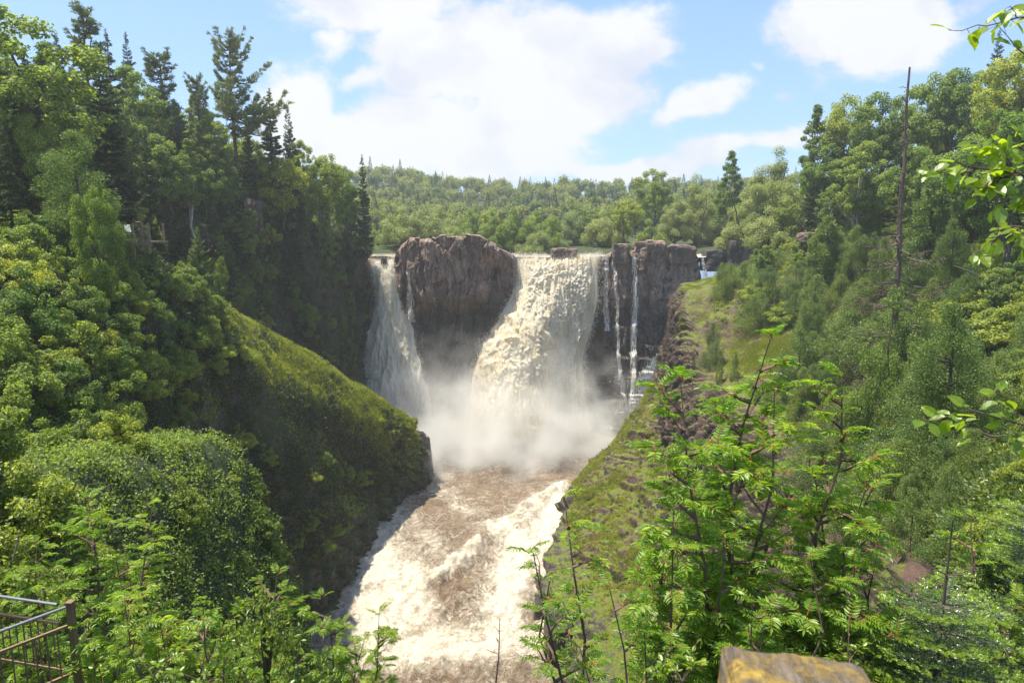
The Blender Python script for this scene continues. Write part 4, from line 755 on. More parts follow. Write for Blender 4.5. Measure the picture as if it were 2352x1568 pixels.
spruce('y2', 42, 4.2, 1.5, 9000, 'needle_young', 0.03, -0.1, 0.8, 0.3, 0.2, 0.1, 0.25, 0.19)
spruce('y3', 44, 6.5, 2.1, 30000, 'needle_young', 0.03, -0.05, 0.8, 0.3, 0.2, 0.1, 0.25, 0.13)
spruce('b1', 43, 6.0, 1.1, 7000, 'needle_dark', 0.04, -0.2, 0.8, 0.3, 0.2, 0.1, 0.2, 0.3)
cedar('c1', 51, 9, 2.2, 14000); cedar('c2', 52, 7, 2.0, 13000, 0.2, lobes=48); cedar('c3', 53, 11, 2.1, 14000, lobes=80)
cedar('c4', 54, 5, 2.6, 16000, 0.13, pw=0.9, lobes=70); cedar('c5', 55, 6.5, 2.2, 15000, 0.14, pw=0.8, lobes=70)
cedar('c6', 56, 9, 2.6, 30000, 0.13, pw=.8, lobes=90)
decid('m1', 26, 8, 2.8, 0.8, 30000, 0.115, 'foliage_bright', 100, (.09, .22)); decid('m2', 27, 7, 3.0, 0.5, 28000, 0.11, 'foliage_mid', 100, (.09, .22), 'bush', 'bark', .8, 4)
pine('n1', 61, 16, 4.4, 42000, [(0.15, 9.6, 6.2, 0.05), (0.0, 8.6, 6.8, -0.02), (3.0, 9.2, 4.6, 0.0), (-0.2, 12.2, 4.6, 0.1), (0.1, 7.4, 5.2, -0.1), (3.3, 7.0, 4.2, -0.1)], zb=0.42, cone=0.62)
pine('n2', 62, 15, 3.4, 32000, None, 0.22, 'needle_pine', 0.3, 0.75); pine('n3', 63, 18, 3.6, 34000, None, 0.2, 'needle_pine', 0.4, 0.85)
# far trees: single small meshes
def far(key, seed, kind):
    r = np.random.default_rng(seed); mb = MB()
    if kind == 'd':
        n = 1500; cen = rdir(16, r) * [2.2, 2.2, 2.6] * r.uniform(.3, 1, (16, 1)) + [0, 0, 5.5]; i = r.integers(0, 16, n); d = rdir(n, r); C = cen[i] + d * 1.25 * r.random((n, 1)) ** .4
        leaves(mb, C, rdir(n, r), unit(d + [0, 0, .6]), 0.62 * r.uniform(.7, 1.3, n), 0.42); m = [M['foliage_far'], M['birch']]
    else:
        n = 1100; z = r.random(n) ** 1.3; a = r.uniform(0, 6.283, n); rr = 1.55 * (1 - z) ** .85 * r.uniform(.5, 1.1, n); C = np.stack([np.cos(a) * rr, np.sin(a) * rr, 0.8 + z * 9.8], 1)
        leaves(mb, C, unit(np.stack([np.cos(a), np.sin(a), -0.4 + 0 * a], 1) + rdir(n, r) * .4), unit(rdir(n, r) + [0, 0, 1]), 0.8 * r.uniform(.6, 1.2, n) * (1.15 - z), 0.3); m = [M['needle_dark'], M['bark']]
    tube(mb, [[0, 0, -1], [0.1, 0, 6]], [0.16, 0.09], 5, 1); return mb.data(key, m)
FAR = [far('f%d' % i, 70 + i, 'd') for i in range(4)] + [far('g%d' % i, 80 + i, 's') for i in range(3)]
# ------------------------------------------------------------------ foreground pieces
def rowan_leaf(mb, base, d, up, L, r, m=0, ms=1, pairs=6, droop=0.35):
    """compound leaf: stalk with paired narrow leaflets"""
    sd = unit(np.cross(d, up)); n = 7; s = np.linspace(0, 1, n)[:, None]; pth = base + d * L * s + up * L * (0.10 * np.sin(s * 2.2) - droop * s ** 2)
    tube(mb, pth, np.linspace(0.0035, 0.0012, n), 3, ms)
    for i in range(pairs * 2 + 1):
        if i < pairs * 2: k = 0.28 + 0.66 * (i // 2) / (pairs - 1); sg = 1 if i % 2 else -1
        else: k = 0.99; sg = 0
        j = min(n - 2, int(k * (n - 1))); f = k * (n - 1) - j; b = pth[j] * (1 - f) + pth[j + 1] * f; tg = unit(pth[j + 1] - pth[j])
        dd = unit(tg * 0.45 + sd * sg * 0.95 + up * r.uniform(-.18, .12)) if sg else tg; ll = L * 0.34 * (0.8 + 0.4 * math.sin(k * 2.6)) * r.uniform(.85, 1.1); wd = ll * 0.30
        q = unit(np.cross(dd, up + r.normal(size=3) * 0.25)); nn_ = np.cross(q, dd); tip = b + dd * ll - up * ll * 0.12
        s1 = b + dd * ll * .28 + q * wd * .5 + nn_ * ll * .05; s2 = b + dd * ll * .68 + q * wd * .42 + nn_ * ll * .03; s3 = b + dd * ll * .28 - q * wd * .5 + nn_ * ll * .05; s4 = b + dd * ll * .68 - q * wd * .42 + nn_ * ll * .03
        mb.add([b, s1, s2, tip, s4, s3], [[0, 1, 2, 3], [0, 3, 4, 5]], m)
def rowan(name, loc, H, spread, stems, nl, L, seed, label, lean=(0, 0), group=None, cat='young tree', mt='rowan', top=True, low=0.15):
    r = np.random.default_rng(seed); root = empty(name, loc); tag(root, label, cat, group); tk = MB(); cr = MB()
    for q in range(stems):
        a = r.uniform(0, 6.283); h = H * (1 if q == 0 else r.uniform(.6, .95)); off = np.array([math.cos(a), math.sin(a)]) * spread * (0.15 if q == 0 else r.uniform(.3, .9))
        b = np.array([r.normal() * 0.04, r.normal() * 0.04, -0.3]); t_ = np.linspace(0, 1, 9)[:, None]; tipp = np.array([off[0] + lean[0], off[1] + lean[1], h]); pth = b + (tipp - b) * t_ + np.concatenate([-(off[0] + lean[0]) * .25 * np.sin(t_ * 3.14), -(off[1] + lean[1]) * .25 * np.sin(t_ * 3.14), 0 * t_], 1) + r.normal(size=(9, 3)) * 0.012 * H * [1, 1, 0]
        rb = 0.007 * H + 0.004; tube(tk, pth, np.linspace(rb, 0.004, 9), 6)
        def at_(s): k = s * 8; i = min(7, int(k)); return pth[i] + (pth[i + 1] - pth[i]) * (k - i)
        nb = max(4, int(H * 3.2)); ends = [(pth[-1], unit(pth[-1] - pth[-2]), 7)]
        for k in range(nb):
            s = low + (0.97 - low) * (k + r.random()) / nb; p0 = at_(s); az = r.uniform(0, 6.283); l = spread * r.uniform(.45, 1.0) * (1.05 - s * 0.7); d = unit(np.array([math.cos(az), math.sin(az), r.uniform(.15, .7)]))
            br = p0 + d * l * np.linspace(0, 1, 5)[:, None]; br[:, 2] += 0.12 * l * np.linspace(0, 1, 5) ** 2; br[1:] += r.normal(size=(4, 3)) * 0.02 * l; tube(tk, br, np.linspace(rb * .45, 0.003, 5), 4)
            for e in (0.35, 0.6, 0.82, 1.0): k2 = e * 4; i2 = min(3, int(k2)); ends.append((br[i2] + (br[i2 + 1] - br[i2]) * (k2 - i2), unit(br[-1] - br[0]), 3 if e < 1 else 6))
        wt = sum(e[2] for e in ends); per = nl / stems / wt
        for p0, d0, k in ends:
            m_ = int(per * k + r.random())
            for _ in range(m_):
                az = r.uniform(0, 6.283); d = unit(np.array([math.cos(az), math.sin(az), r.uniform(-.1, .55)]) + d0 * 0.75); up = unit(np.array([0, 0, 1.0]) - d * d[2] + r.normal(size=3) * .15)
                rowan_leaf(cr, p0 + r.normal(size=3) * 0.015, d, up, L * r.uniform(.7, 1.15), r)
    obj('trunk', tk.data('trunk', M['twig']), root); obj('crown', cr.data('crown', [M[mt], M['redstalk']]), root); return root
def oval_leaf(mb, b, d, nrm, L, Wd, r, m=0):
    q = unit(np.cross(d, nrm)); n_ = np.cross(q, d); ks = [0.0, 0.18, 0.42, 0.68, 0.88, 1.0]; ws = [0, .36, .5, .40, .17, 0]; c = [b + d * L * k - n_ * L * 0.16 * k * k for k in ks]
    V = [c[0]]; 
    for k in range(1, 5): V += [c[k] + q * Wd * ws[k] + n_ * L * .07, c[k], c[k] - q * Wd * ws[k] + n_ * L * .07]
    V.append(c[5]); F4 = []; 
    for k in range(3): o_ = 1 + 3 * k; F4 += [[o_, o_ + 3, o_ + 4, o_ + 1], [o_ + 1, o_ + 4, o_ + 5, o_ + 2]]
    mb.add(V, F4, m); mb.add([V[0], V[1], V[2], V[3]], [[0, 1, 2], [0, 2, 3]], m); mb.add([V[10], V[11], V[12], V[13]], [[0, 3, 1], [1, 3, 2]], m)
def leafy(name, loc, H, spread, stems, nl, L, seed, label, mt='broad', group=None, cat='shrub', lean=(0, 0), ratio=0.55):
    r = np.random.default_rng(seed); root = empty(name, loc); tag(root, label, cat, group); tk = MB(); cr = MB()
    for q in range(stems):
        a = r.uniform(0, 6.283); tip = np.array([math.cos(a) * spread * r.uniform(.1, .8) + lean[0], math.sin(a) * spread * r.uniform(.1, .8) + lean[1], H * r.uniform(.6, 1)]); b = np.array([0, 0, -.2]) + r.normal(size=3) * [.1, .1, 0] * spread
        pth = curve(b, tip, 0.06 * H, 7, r); tube(tk, pth, np.linspace(0.006 + H * .003, 0.002, 7), 5); segs = [pth]
        for k in range(7):
            i = r.integers(1 if H < 2 else 3, 6); d = unit(rdir(1, r)[0] + [0, 0, .6]); e = pth[i] + d * spread * r.uniform(.2, .5); s_ = curve(pth[i], e, 0.02, 5, r); tube(tk, s_, np.linspace(0.004, 0.0015, 5), 4); segs.append(s_)
        for _ in range(int(nl / stems)):
            s_ = segs[r.integers(0, len(segs))]; k = r.uniform(max(.25, 1 - 1.6 / H), 1) * (len(s_) - 1); i = min(len(s_) - 2, int(k)); p0 = s_[i] + (s_[i + 1] - s_[i]) * (k - i)
            d = unit(rdir(1, r)[0] * [1, 1, .5] + unit(s_[-1] - s_[0]) * .5); nr = unit(np.array([0, 0, 1.0]) + r.normal(size=3) * .45); l = L * r.uniform(.6, 1.15); p1 = p0 + d * l * .25; oval_leaf(cr, p1, d, nr, l, l * ratio, r)
    obj('trunk' if cat != 'shrub' else 'stems', tk.data('stems', M['twig']), root); obj('crown' if cat != 'shrub' else 'leaves', cr.data('leaves', M[mt]), root); return root
def needles(mb, a, b, r, L=0.024, m=0, dens=330, wd=0.0048):
    d = b - a; ln = np.linalg.norm(d); n = int(ln * dens); d = d / ln; s = r.random(n)[:, None]; up = np.array([0, 0, 1.0]); sd = unit(np.cross(d, up)); u = np.cross(sd, d)
    ang = r.normal(size=n) * 0.55; sg = np.where(r.random(n) < .5, -1, 1); v = unit(sd * (np.cos(ang) * sg)[:, None] + u * (np.abs(np.sin(ang)) * .9)[:, None] + d * 0.62)
    leaves(mb, a + (b - a) * s, v, unit(np.cross(v, rdir(n, r))), L * r.uniform(.8, 1.15, n), wd, 0.0, m)
def fir(name, loc, H, R, seed, label, z0=0.2, bare=0.25, gap=0.24, dens=330, zmax=1.0, amin=None):
    r = np.random.default_rng(seed); root = empty(name, loc); tag(root, label, 'fir tree'); tk = MB(); cr = MB()
    tube(tk, [[0, 0, -.5], [0, 0, H * .6], [0.01, 0, H]], [0.008 * H + .012, 0.018, 0.005], 8)
    z = max(H * z0, H - 3.2); top = H - bare
    while z < top:
        l0 = min(R, .38 + .62 * (top - z))
        for k in range(7):
            a = r.uniform(0, 6.283); l = l0 * r.uniform(.6, 1.1); d = np.array([math.cos(a), math.sin(a), 0]); sl = r.uniform(-.12, .12); sg = np.linspace(0, 1, 5)[:, None]
            br = np.array([0, 0, z]) + d * l * sg + np.array([0, 0, 1.]) * (sl * l * sg + .1 * l * sg ** 2); tube(tk, br, np.linspace(0.008, 0.003, 5), 4)
            sd = np.array([-d[1], d[0], 0]); s = 0.12
            needles(cr, br[1], br[4], r, 0.024, 0, dens * .8)
            while s < 1.0:
                k4 = s * 4; i = min(3, int(k4)); p0 = br[i] + (br[i + 1] - br[i]) * (k4 - i)
                for sg_ in (-1, 1):
                    tl = l * 0.42 * (1.08 - s) * r.uniform(.7, 1.1) + .05; tdir = unit(sd * sg_ + d * .75 + [0, 0, r.uniform(-.12, .1)]); e = p0 + tdir * tl; nw = min(tl, r.uniform(.05, .085))
                    tube(tk, [p0, e], [0.003, 0.0015], 3)
                    if tl > nw * 1.3: needles(cr, p0, e, r, 0.024, 0, dens)
                    for q in (-1, 0, 1):
                        dn = unit(tdir + sd * q * .9 * (1 if sg_ > 0 else -1) * .8 + d * abs(q) * .4 + [0, 0, .12]); needles(cr, e - tdir * 0.01, e + dn * nw * (1 if q == 0 else .75), r, 0.022, 1, dens * 1.3, .005)
                    if tl > .2:
                        for f in (.4, .7): p2 = p0 + tdir * tl * f; d2 = unit(tdir + sd * sg_ * -0.2 + d * r.choice([-.8, .8]) + [0, 0, .05]); e2 = p2 + d2 * tl * .4; needles(cr, p2, e2, r, 0.024, 0, dens); needles(cr, e2, e2 + d2 * nw * .8, r, .022, 1, dens * 1.3, .005)
                s += 0.085 / max(l, .25)
            for q in (-1, 0, 1): dn = unit(d + sd * q * .8 + [0, 0, .15]); needles(cr, br[4], br[4] + dn * .08, r, .022, 1, dens * 1.3, .005)
        z += gap * r.uniform(.8, 1.2)
    for zz, ll in ((top + bare * .35, .28), (top + bare * .36, .22), (top + bare * .34, .25), (top + bare * .33, .2)):
        a = r.uniform(0, 6.283); tube(tk, [[0, 0, zz], [math.cos(a) * ll * .6, math.sin(a) * ll * .6, zz + .06], [math.cos(a) * ll, math.sin(a) * ll, zz + r.uniform(-.02, .16)]], [.005, .003, .0015], 4)
    obj('trunk', tk.data('trunk', M['bark']), root); obj('crown', cr.data('crown', [M['fir_old'], M['fir_new']]), root); return root
# ------------------------------------------------------------------ placing
_pts = []; 
for k, (G, N) in LAND.items():
    st = 3 if k in ('spur_hillside', 'right_bank', 'left_hillside') else 1
    _pts.append(G[::st, ::st].reshape(-1, 3))
_pts = np.concatenate(_pts); KD = kdtree.KDTree(len(_pts))
for i, p in enumerate(_pts): KD.insert((p[0], p[1], 0), i)
KD.balance()
def ground(x, y):
    c = KD.find_n((x, y, 0), 4); return float(np.mean([_pts[i][2] for _, i, _ in c]))
KINDNAME = {'d': ('birch_tree', 'broadleaf tree'), 'w': ('willow_tree', 'willow'), 's': ('shrub', 'shrub'), 'p': ('spruce_tree', 'spruce'), 'y': ('young_spruce', 'young spruce'), 'b': ('spruce_tree', 'spruce'), 'c': ('cedar_tree', 'cedar'), 'n': ('pine_tree', 'pine'), 'm': ('broadleaf_tree', 'broadleaf tree')}
def plant(key, loc, s, label, group=None, rz=None, sxy=1.0, tilt=0):
    H, tm, cm, tn, cn = PROTO[key]; nm, cat = KINDNAME[key[0]]
    if key[0] == 'd': nm = 'broadleaf_tree'
    if key == 's4': nm, cat = 'sapling', 'sapling'  # tall airy shrub prototype, filed under saplings
    e = empty(nm, loc, rz if rz is not None else random.uniform(0, 6.28)); e.scale = (s * sxy, s * sxy, s); tag(e, label, cat, group)
    if tilt: e.rotation_euler[1] = tilt
    obj('stems' if key[0] in 's' else tn, tm, e); obj('leaves' if key[0] == 's' else cn, cm, e); return e
def top(key, px, py, Y, label, wide=None, group=None, rz=None, hmin=2.0):
    """tree whose tip stands where seen, rooted on the ground below it"""
    H = PROTO[key][0]; best = None
    for k in range(20):
        p = P(px, py, Y + k * 1.4); g = ground(p[0], p[1]) - 0.2; h = max(hmin, p[2] - g)
        if best is None or h < best[0]: best = (h, p, g)
        if h / H <= 1.3 or Y < 20 or 'foot of the dead' in label: break
    if h / H > 1.3 and Y >= 20 and 'foot of the dead' not in label: h, p, g = best
    s = h / H; sx = 1.0
    if s > 1.5 and key[0] in 'scwy':
        key = {'s1': 'm1', 's2': 'm2', 's4': 'm1', 'c4': 'c6', 'c5': 'c6', 'c1': 'c3', 'c2': 'c3', 'w1': 'w4', 'w2': 'w4', 'y1': 'y3', 'y2': 'y3'}.get(key, key); H = PROTO[key][0]; s = h / H
    if s > 1.3: sx = max(0.72, 1.3 / s)
    if s < 0.5: sx = max(sx, 1.25)
    if s > 1.35 or s < .4: print('STRETCH', key, px, py, Y, round(s, 2), round(h, 1))
    if wide: sx *= wide
    return plant(key, (p[0], p[1], g), s, label, group, rz, sx)
placed = []
# ---- left skyline, named one by one
T = [('d1', 25, 25, 58, 'tall light green broadleaf tree filling the top left corner', 1.25, None), ('d4', 100, 92, 66, 'broadleaf tree between the corner tree and the tall wispy pine', 1, None),
     ('p4', 128, 78, 84, 'thin spruce tip just left of the tall wispy pine', 1, None), ('n3', 186, 14, 76, 'tallest wispy pine on the left skyline', 1.1, None),
     ('p1', 52, 118, 60, 'dark columnar spruce in front of the corner broadleaf tree', 0.9, None), ('p2', 222, 100, 66, 'large dark spruce standing in front of the tall wispy pine', 1.1, None),
     ('p4', 243, 70, 80, 'slim spruce tip right beside the tall wispy pine', 1.1, None), ('p1', 288, 76, 98, 'lone spruce spire standing clear above a broadleaf crown', 0.85, None),
     ('d2', 290, 145, 84, 'light green birch crown below the lone spruce spire', 1, None), ('n2', 365, 112, 80, 'full pine left of the big spreading pine', 1.15, None),
     ('p3', 400, 230, 78, 'spruce standing under the right side of the full pine', 1, None), ('n2', 450, 165, 88, 'smaller pine tucked behind the left arms of the spreading pine', .75, None),
     ('n1', 524, 90, 84, 'big spreading pine with long arms reaching right over the gorge', 1.0, 0.0), ('p4', 617, 205, 98, 'slim ragged spruce right of the spreading pine', 1.4, None),
     ('p3', 660, 245, 104, 'ragged leaning spruce at the right end of the skyline group', 0.8, None), ('d2', 690, 318, 106, 'thin broadleaf tree leaning off the ragged spruce', .7, None),
     ('p1', 566, 262, 92, 'narrow dark spruce under the right arms of the spreading pine', .8, None), ('d3', 742, 350, 118, 'round light broadleaf tree above the left cliff', .8, None),
     ('d1', 785, 382, 122, 'second round broadleaf tree above the left cliff', .7, None), ('p4', 831, 357, 126, 'dark spire shaped spruce standing over the left waterfall', .9, None), ('p3', 800, 400, 120, 'dark spruce half hidden left of the waterfall spire', .7, None),
     ('d2', 470, 250, 96, 'pale broadleaf crown behind the spreading pine', 1, None), ('d3', 700, 375, 116, 'broadleaf tree below the ragged spruce', .8, None), ('c6', 165, 305, 50, 'olive cedar standing alone before the dark left firs', 1.25, None),
     ('c3', 432, 330, 80, 'tall cedar under the full pine', 1.1, None), ('c1', 515, 345, 84, 'cedar directly below the spreading pine', 1.2, None), ('c3', 595, 350, 92, 'pointed cedar below the narrow dark spruce', 1.1, None), ('p2', 330, 290, 74, 'slender dark spruce in the middle of the left firs', .8, None),
     ('c1', 650, 415, 100, 'cedar below the ragged leaning spruce', 1.2, None), ('c2', 560, 430, 82, 'cedar beside the pale outcrop', 1.2, None), ('p1', -40, 60, 55, 'dark spruce cut by the left edge of the frame', 1.2, None), ('p2', 5, 290, 46, 'dark spruce low at the left edge', 1.1, None),
     ('m1', 212, 420, 44, 'thin leafy sapling rising left of the lookout platform', .5, None), ('m1', 60, 250, 56, 'broadleaf tree under the corner tree', .8, None)]
for k, px, py, Y, lb, wd, rz in T: top(k, px, py, Y, lb, wd, None, rz)
# ---- fill of the left slope
r = np.random.default_rng(100)
def scatter(land, n, cond, dist, seed, tries=60):
    r = np.random.default_rng(seed); G, N = LAND[land]; a = np.linalg.norm(np.cross(np.gradient(G, axis=0), np.gradient(G, axis=1)), axis=-1)
    px, py = proj(G); ok = cond(G, px, py, N) * a; p = (ok / ok.sum()).ravel(); out = []; c = r.choice(len(p), n * tries, p=p); X = G.reshape(-1, 3)[c]; grid = {}
    for q in X:
        k = tuple((q // dist).astype(int)); 
        if any(np.sum((q - w_) ** 2) < dist * dist for i in (-1, 0, 1) for j in (-1, 0, 1) for l in (-1, 0, 1) for w_ in grid.get((k[0] + i, k[1] + j, k[2] + l), ())): continue
        grid.setdefault(k, []).append(q); out.append(q)
        if len(out) >= n: break
    return np.array(out)
sky_px = [-400, 0, 180, 290, 365, 430, 520, 600, 660, 740, 790, 830, 870, 3000]; sky_py = [60, 60, 110, 190, 200, 260, 300, 300, 330, 400, 430, 440, 560, 560]
S = scatter('left_hillside', 170, lambda G, px, py, N: ((px > -500) & (px < 900) & (G[..., 2] > 8)) * np.where(G[..., 2] > 34, 1.0, 0.55), 3.4, 101)
for q in S:
    px, py = proj(q); u = r.random(); hi = q[2] > 38
    key = r.choice(['p1', 'p2', 'p3', 'c1', 'd3', 'd1', 'd2', 'd4']) if hi else r.choice(['c1', 'p3', 'b1', 'c3', 's4', 'p1', 'c2'])
    hmax = (np.interp(px, sky_px, sky_py)); pt = q.copy(); H = PROTO[key][0]; s = r.uniform(.6, 1.0) if hi else r.uniform(.55, .9)
    while s > 0.25:
        if proj(q + [0, 0, H * s])[1] > hmax: break
        s -= 0.06
    if key[0] == 's': s = max(s, 0.7)
    zone = 'high on the left slope behind the named firs' if hi else ('on the dark slope above the left waterfall' if q[1] > 105 else 'on the slope behind the grassy spur')
    nm = {'p': 'dark spruce', 'c': 'olive cedar', 'd': 'green broadleaf tree', 'b': 'slim dark spruce', 's': 'green shrub'}[key[0]]
    plant(key, tuple(q - [0, 0, .3]), s, '%s %s' % (nm, zone), '%ss %s' % (nm, zone), None, 1.15 if s < .7 else 1.0)
S = scatter('left_hillside', 110, lambda G, px, py, N: ((px > 420) & (px < 800) & (py > 480) & (py < 860) & (G[..., 2] > 9)) * np.where(px > 720, .35, 1.0), 2.0, 107)
for q in S:
    px, py = proj(q); key = r.choice(['c2', 'b1', 's2', 's4', 'c1', 's2', 's1']); s = r.uniform(.5, .85) if key[0] != 's' else r.uniform(.7, 1.1)
    nm = {'c': 'shaded cedar', 'b': 'slim shaded spruce', 's': 'shaded leafy shrub'}[key[0]]; plant(key, tuple(q - [0, 0, .3]), s, nm + ' on the steep face between the spur and the left waterfall', nm + 's on the steep face left of the waterfalls')
# ---- bushes on the near shoulder of the spur
S = scatter('spur_hillside', 85, lambda G, px, py, N: ((px > -250) & (px < 500) & (G[..., 2] > 22) & (G[..., 1] < 76) & (py < 1000)) * 1.0, 2.1, 102)
for q in S:
    px, py = proj(q); key = r.choice(['s1', 's2', 's3', 's4', 's2', 's1'] + (['s5', 's3'] if (px > 230 and py < 640) else []))
    s = r.uniform(.75, 1.15)
    if px > 230 and py < 660: s *= 0.75
    while proj(q + [0, 0, PROTO[key][0] * s])[1] < np.interp(px, [-200, 100, 200, 250, 270, 350, 420, 480, 520], [420, 470, 500, 585, 606, 612, 590, 650, 700]) and s > .3: s -= .05
    z = 'around the lookout platform' if py < 680 and px > 180 else ('at the top left of the spur' if py < 760 else 'lower on the near left bank')
    nm = {'s1': 'bright leafy shrub', 's3': 'low bright shrub', 's2': 'mid green leafy shrub', 's4': 'tall mid green sapling', 's5': 'yellowish shrub'}[key]
    plant(key, tuple(q - [0, 0, .2]), s, '%s %s' % (nm, z), '%ss %s' % (nm, z))
for k, px, py, Y, lb, wd in (('y1', 452, 525, 64, 'small bright young spruce standing alone on the spur crest', 1.0), ('y1', 438, 575, 66, 'tiny spruce beside the bright young one', .8), ('y2', 10, 700, 30, 'young spruce with layered boughs at the left edge', 1.3), ('y2', 345, 545, 60, 'small spruce behind the lookout platform', .8),
                            ('s2', 470, 640, 68, 'dark bush hanging on the spur crest', .6), ('s4', 505, 585, 70, 'scraggly bush at the point where the grass begins', .35), ('s2', 150, 740, 36, 'grey green airy shrub in the middle left', 1.0), ('s2', 190, 905, 32, 'airy shrub spreading over the dark bank at the left', 1.2), ('s1', 60, 560, 44, 'bright leafy bush near the left edge', 1.3),
                            ('s1', 90, 650, 40, 'light green bush below the bright one at the left edge', 1.2), ('s1', 285, 596, 50, 'yellow green bush in front of the lookout platform', .6), ('s4', 160, 455, 48, 'tall leafy bush left of the lookout platform', .75), ('s4', 70, 490, 47, 'round leafy tree at the left above the bright bush', 1.5)):
    top(k, px, py, Y, lb, wd, hmin=1.2)
S = scatter('near', 34, lambda G, px, py, N: ((px > -500) & (px < 620) & (G[..., 1] > 11) & (G[..., 0] < -7)) * 1.0, 1.5, 105)
for q in S:
    px, py = proj(q); key = r.choice(['s1', 's2', 's3', 's2', 's4']); s = r.uniform(.55, 1.0)
    while proj(q + [0, 0, PROTO[key][0] * s])[1] < np.interp(px, [-300, 0, 200, 350, 500], [620, 760, 880, 980, 1180]) and s > .25: s -= .05
    nm = {'s1': 'bright leafy shrub', 's3': 'low bright shrub', 's2': 'airy green shrub', 's4': 'tall airy sapling'}[key]; z = 'on the near bank behind the lower left rowans'
    plant(key, tuple(q - [0, 0, .15]), s, '%s %s' % (nm, z), '%ss %s' % (nm, z))
# ---- dark bowl: a few shrubs
S = scatter('spur_hillside', 75, lambda G, px, py, N: ((px > -100) & (px < 830) & (G[..., 2] > 2) & (py > 760) & (py < 1500)) * np.where(px < 350, 1.5, 0.7) * np.where((px > 560) & (py < 1000), 0.05, 1), 2.2, 103)
for q in S:
    px, py = proj(q); key = r.choice(['s1', 's2', 's3']); nm = {'s1': 'shaded leafy shrub', 's3': 'low shaded shrub', 's2': 'upright shaded shrub'}[key]; z = 'in the dark hollow of the spur' if px < 420 else 'on the lower flank of the spur'
    plant(key, tuple(q - [0, 0, .2]), r.uniform(.5, 1.0), '%s %s' % (nm, z), '%ss %s' % (nm, z))
# ---- trees behind the falls
BT = [('w1', 925, 470, 162, 'pale willow behind the left end of the rock dome'), ('w2', 965, 480, 158, 'rounded pale willow behind the dome'), ('w1', 1010, 468, 168, 'broad pale willow above the middle of the dome'), ('w3', 1080, 478, 164, 'bright green bush tree above the right of the dome'), ('w2', 1052, 500, 158, 'small pale willow over the dome top'),
      ('w3', 1130, 480, 160, 'bright round tree left of the main lip'), ('w3', 1180, 474, 166, 'taller bright round tree over the main lip'), ('w2', 1238, 512, 156, 'small green willow over the middle of the lip'), ('w3', 1232, 482, 168, 'narrow bright tree over the middle of the lip'), ('w1', 1330, 462, 160, 'largest round willow right of the lip centre'),
      ('w2', 1385, 478, 158, 'willow joined to the right of the largest round one'), ('w3', 1265, 500, 158, 'bright bush at the left foot of the largest willow'), ('d1', 1502, 385, 178, 'tall dark broadleaf tree rising above the willows'), ('d3', 1440, 455, 166, 'mid green tree between the big willow and the tall dark tree'), ('w3', 1490, 500, 156, 'bright bush below the tall dark tree'),
      ('w1', 1600, 395, 152, 'large pale willow right of the tall dark tree'), ('w2', 1555, 440, 152, 'pale willow at the left of the large one'), ('w1', 1650, 430, 148, 'pale willow above the end of the lip'), ('d4', 1682, 345, 142, 'pointed light green tree above the pale willows'), ('w2', 1700, 480, 142, 'grey green willow above the orange stained block'),
      ('w1', 1790, 330, 138, 'wide arching willow on the right skyline'), ('w2', 1745, 380, 140, 'left arm of trees under the arching willow'), ('w2', 1810, 420, 134, 'grey green willow lower right of the arching one'), ('d4', 1880, 238, 128, 'slim aspen spire on the right skyline'), ('p1', 1932, 258, 124, 'dark spruce right of the aspen spire'), ('d1', 1900, 330, 124, 'broadleaf tree under the aspen spire'),
      ('d3', 1965, 212, 118, 'round crowned tree right of the dark spruce'), ('d1', 2030, 205, 112, 'broadleaf crown left of the dead trunk'), ('d1', 2090, 235, 108, 'broadleaf crown directly behind the dead trunk'), ('d3', 2150, 158, 106, 'tall spreading crown right of the dead trunk'), ('d1', 2215, 150, 100, 'high broadleaf crown on the upper right skyline'),
      ('p4', 2200, 185, 96, 'thin dark spruce in front of the high right crowns'), ('p1', 2297, 72, 88, 'dark spruce tip standing above the top right trees'), ('d1', 2290, 145, 82, 'broadleaf crown below the top right spruce'), ('d3', 2350, 95, 76, 'broadleaf tree at the top right edge'), ('p4', 2225, 262, 92, 'small dark spruce among the upper right crowns'),
      ('d2', 1990, 320, 106, 'birch with pale trunk below the round crowned tree'), ('d2', 1915, 420, 116, 'birch with leaning pale trunks in the gap'), ('d1', 2120, 330, 96, 'broadleaf tree right of the upper dead trunk'), ('d3', 2240, 300, 86, 'leafy tree in the middle of the upper right slope'), ('c1', 1985, 400, 88, 'olive cedar left of the dead trunk'), ('c3', 2150, 390, 80, 'olive brown cedar right of the dead trunk'),
      ('c3', 2260, 340, 72, 'cedar behind the hanging leaves at the right'), ('d1', 2330, 250, 66, 'dark green tree behind the hanging leaves at the right'), ('c1', 1905, 500, 98, 'cedar bush above the bright saplings'), ('w2', 1770, 470, 128, 'grey green bush tree right of the orange stained block'), ('p1', 1865, 395, 122, 'dark spruce below the slim aspen')]
for k, px, py, Y, lb in BT: top(k, px, py, Y, lb)
def bigfill(n, x0, x1, y0, y1, keys, hs, lab, seed, dmin, ok=lambda x, y: True):
    r = np.random.default_rng(seed); got = []
    for _ in range(n * 40):
        x, y = r.uniform(x0, x1), r.uniform(y0, y1)
        if not ok(x, y) or any((x - a) ** 2 + (y - b) ** 2 < dmin ** 2 for a, b in got): continue
        got.append((x, y)); key = r.choice(keys); nm = {'n': 'green pine', 'p': 'dark spruce', 'c': 'olive cedar', 'd': 'green broadleaf tree', 'w': 'pale bushy tree', 'b': 'slim spruce', 's': 'leafy shrub'}[key[0]]
        plant(key, (x, y, ground(x, y) - .3), r.uniform(*hs), '%s %s' % (nm, lab), '%ss %s' % (nm, lab))
        if len(got) >= n: break
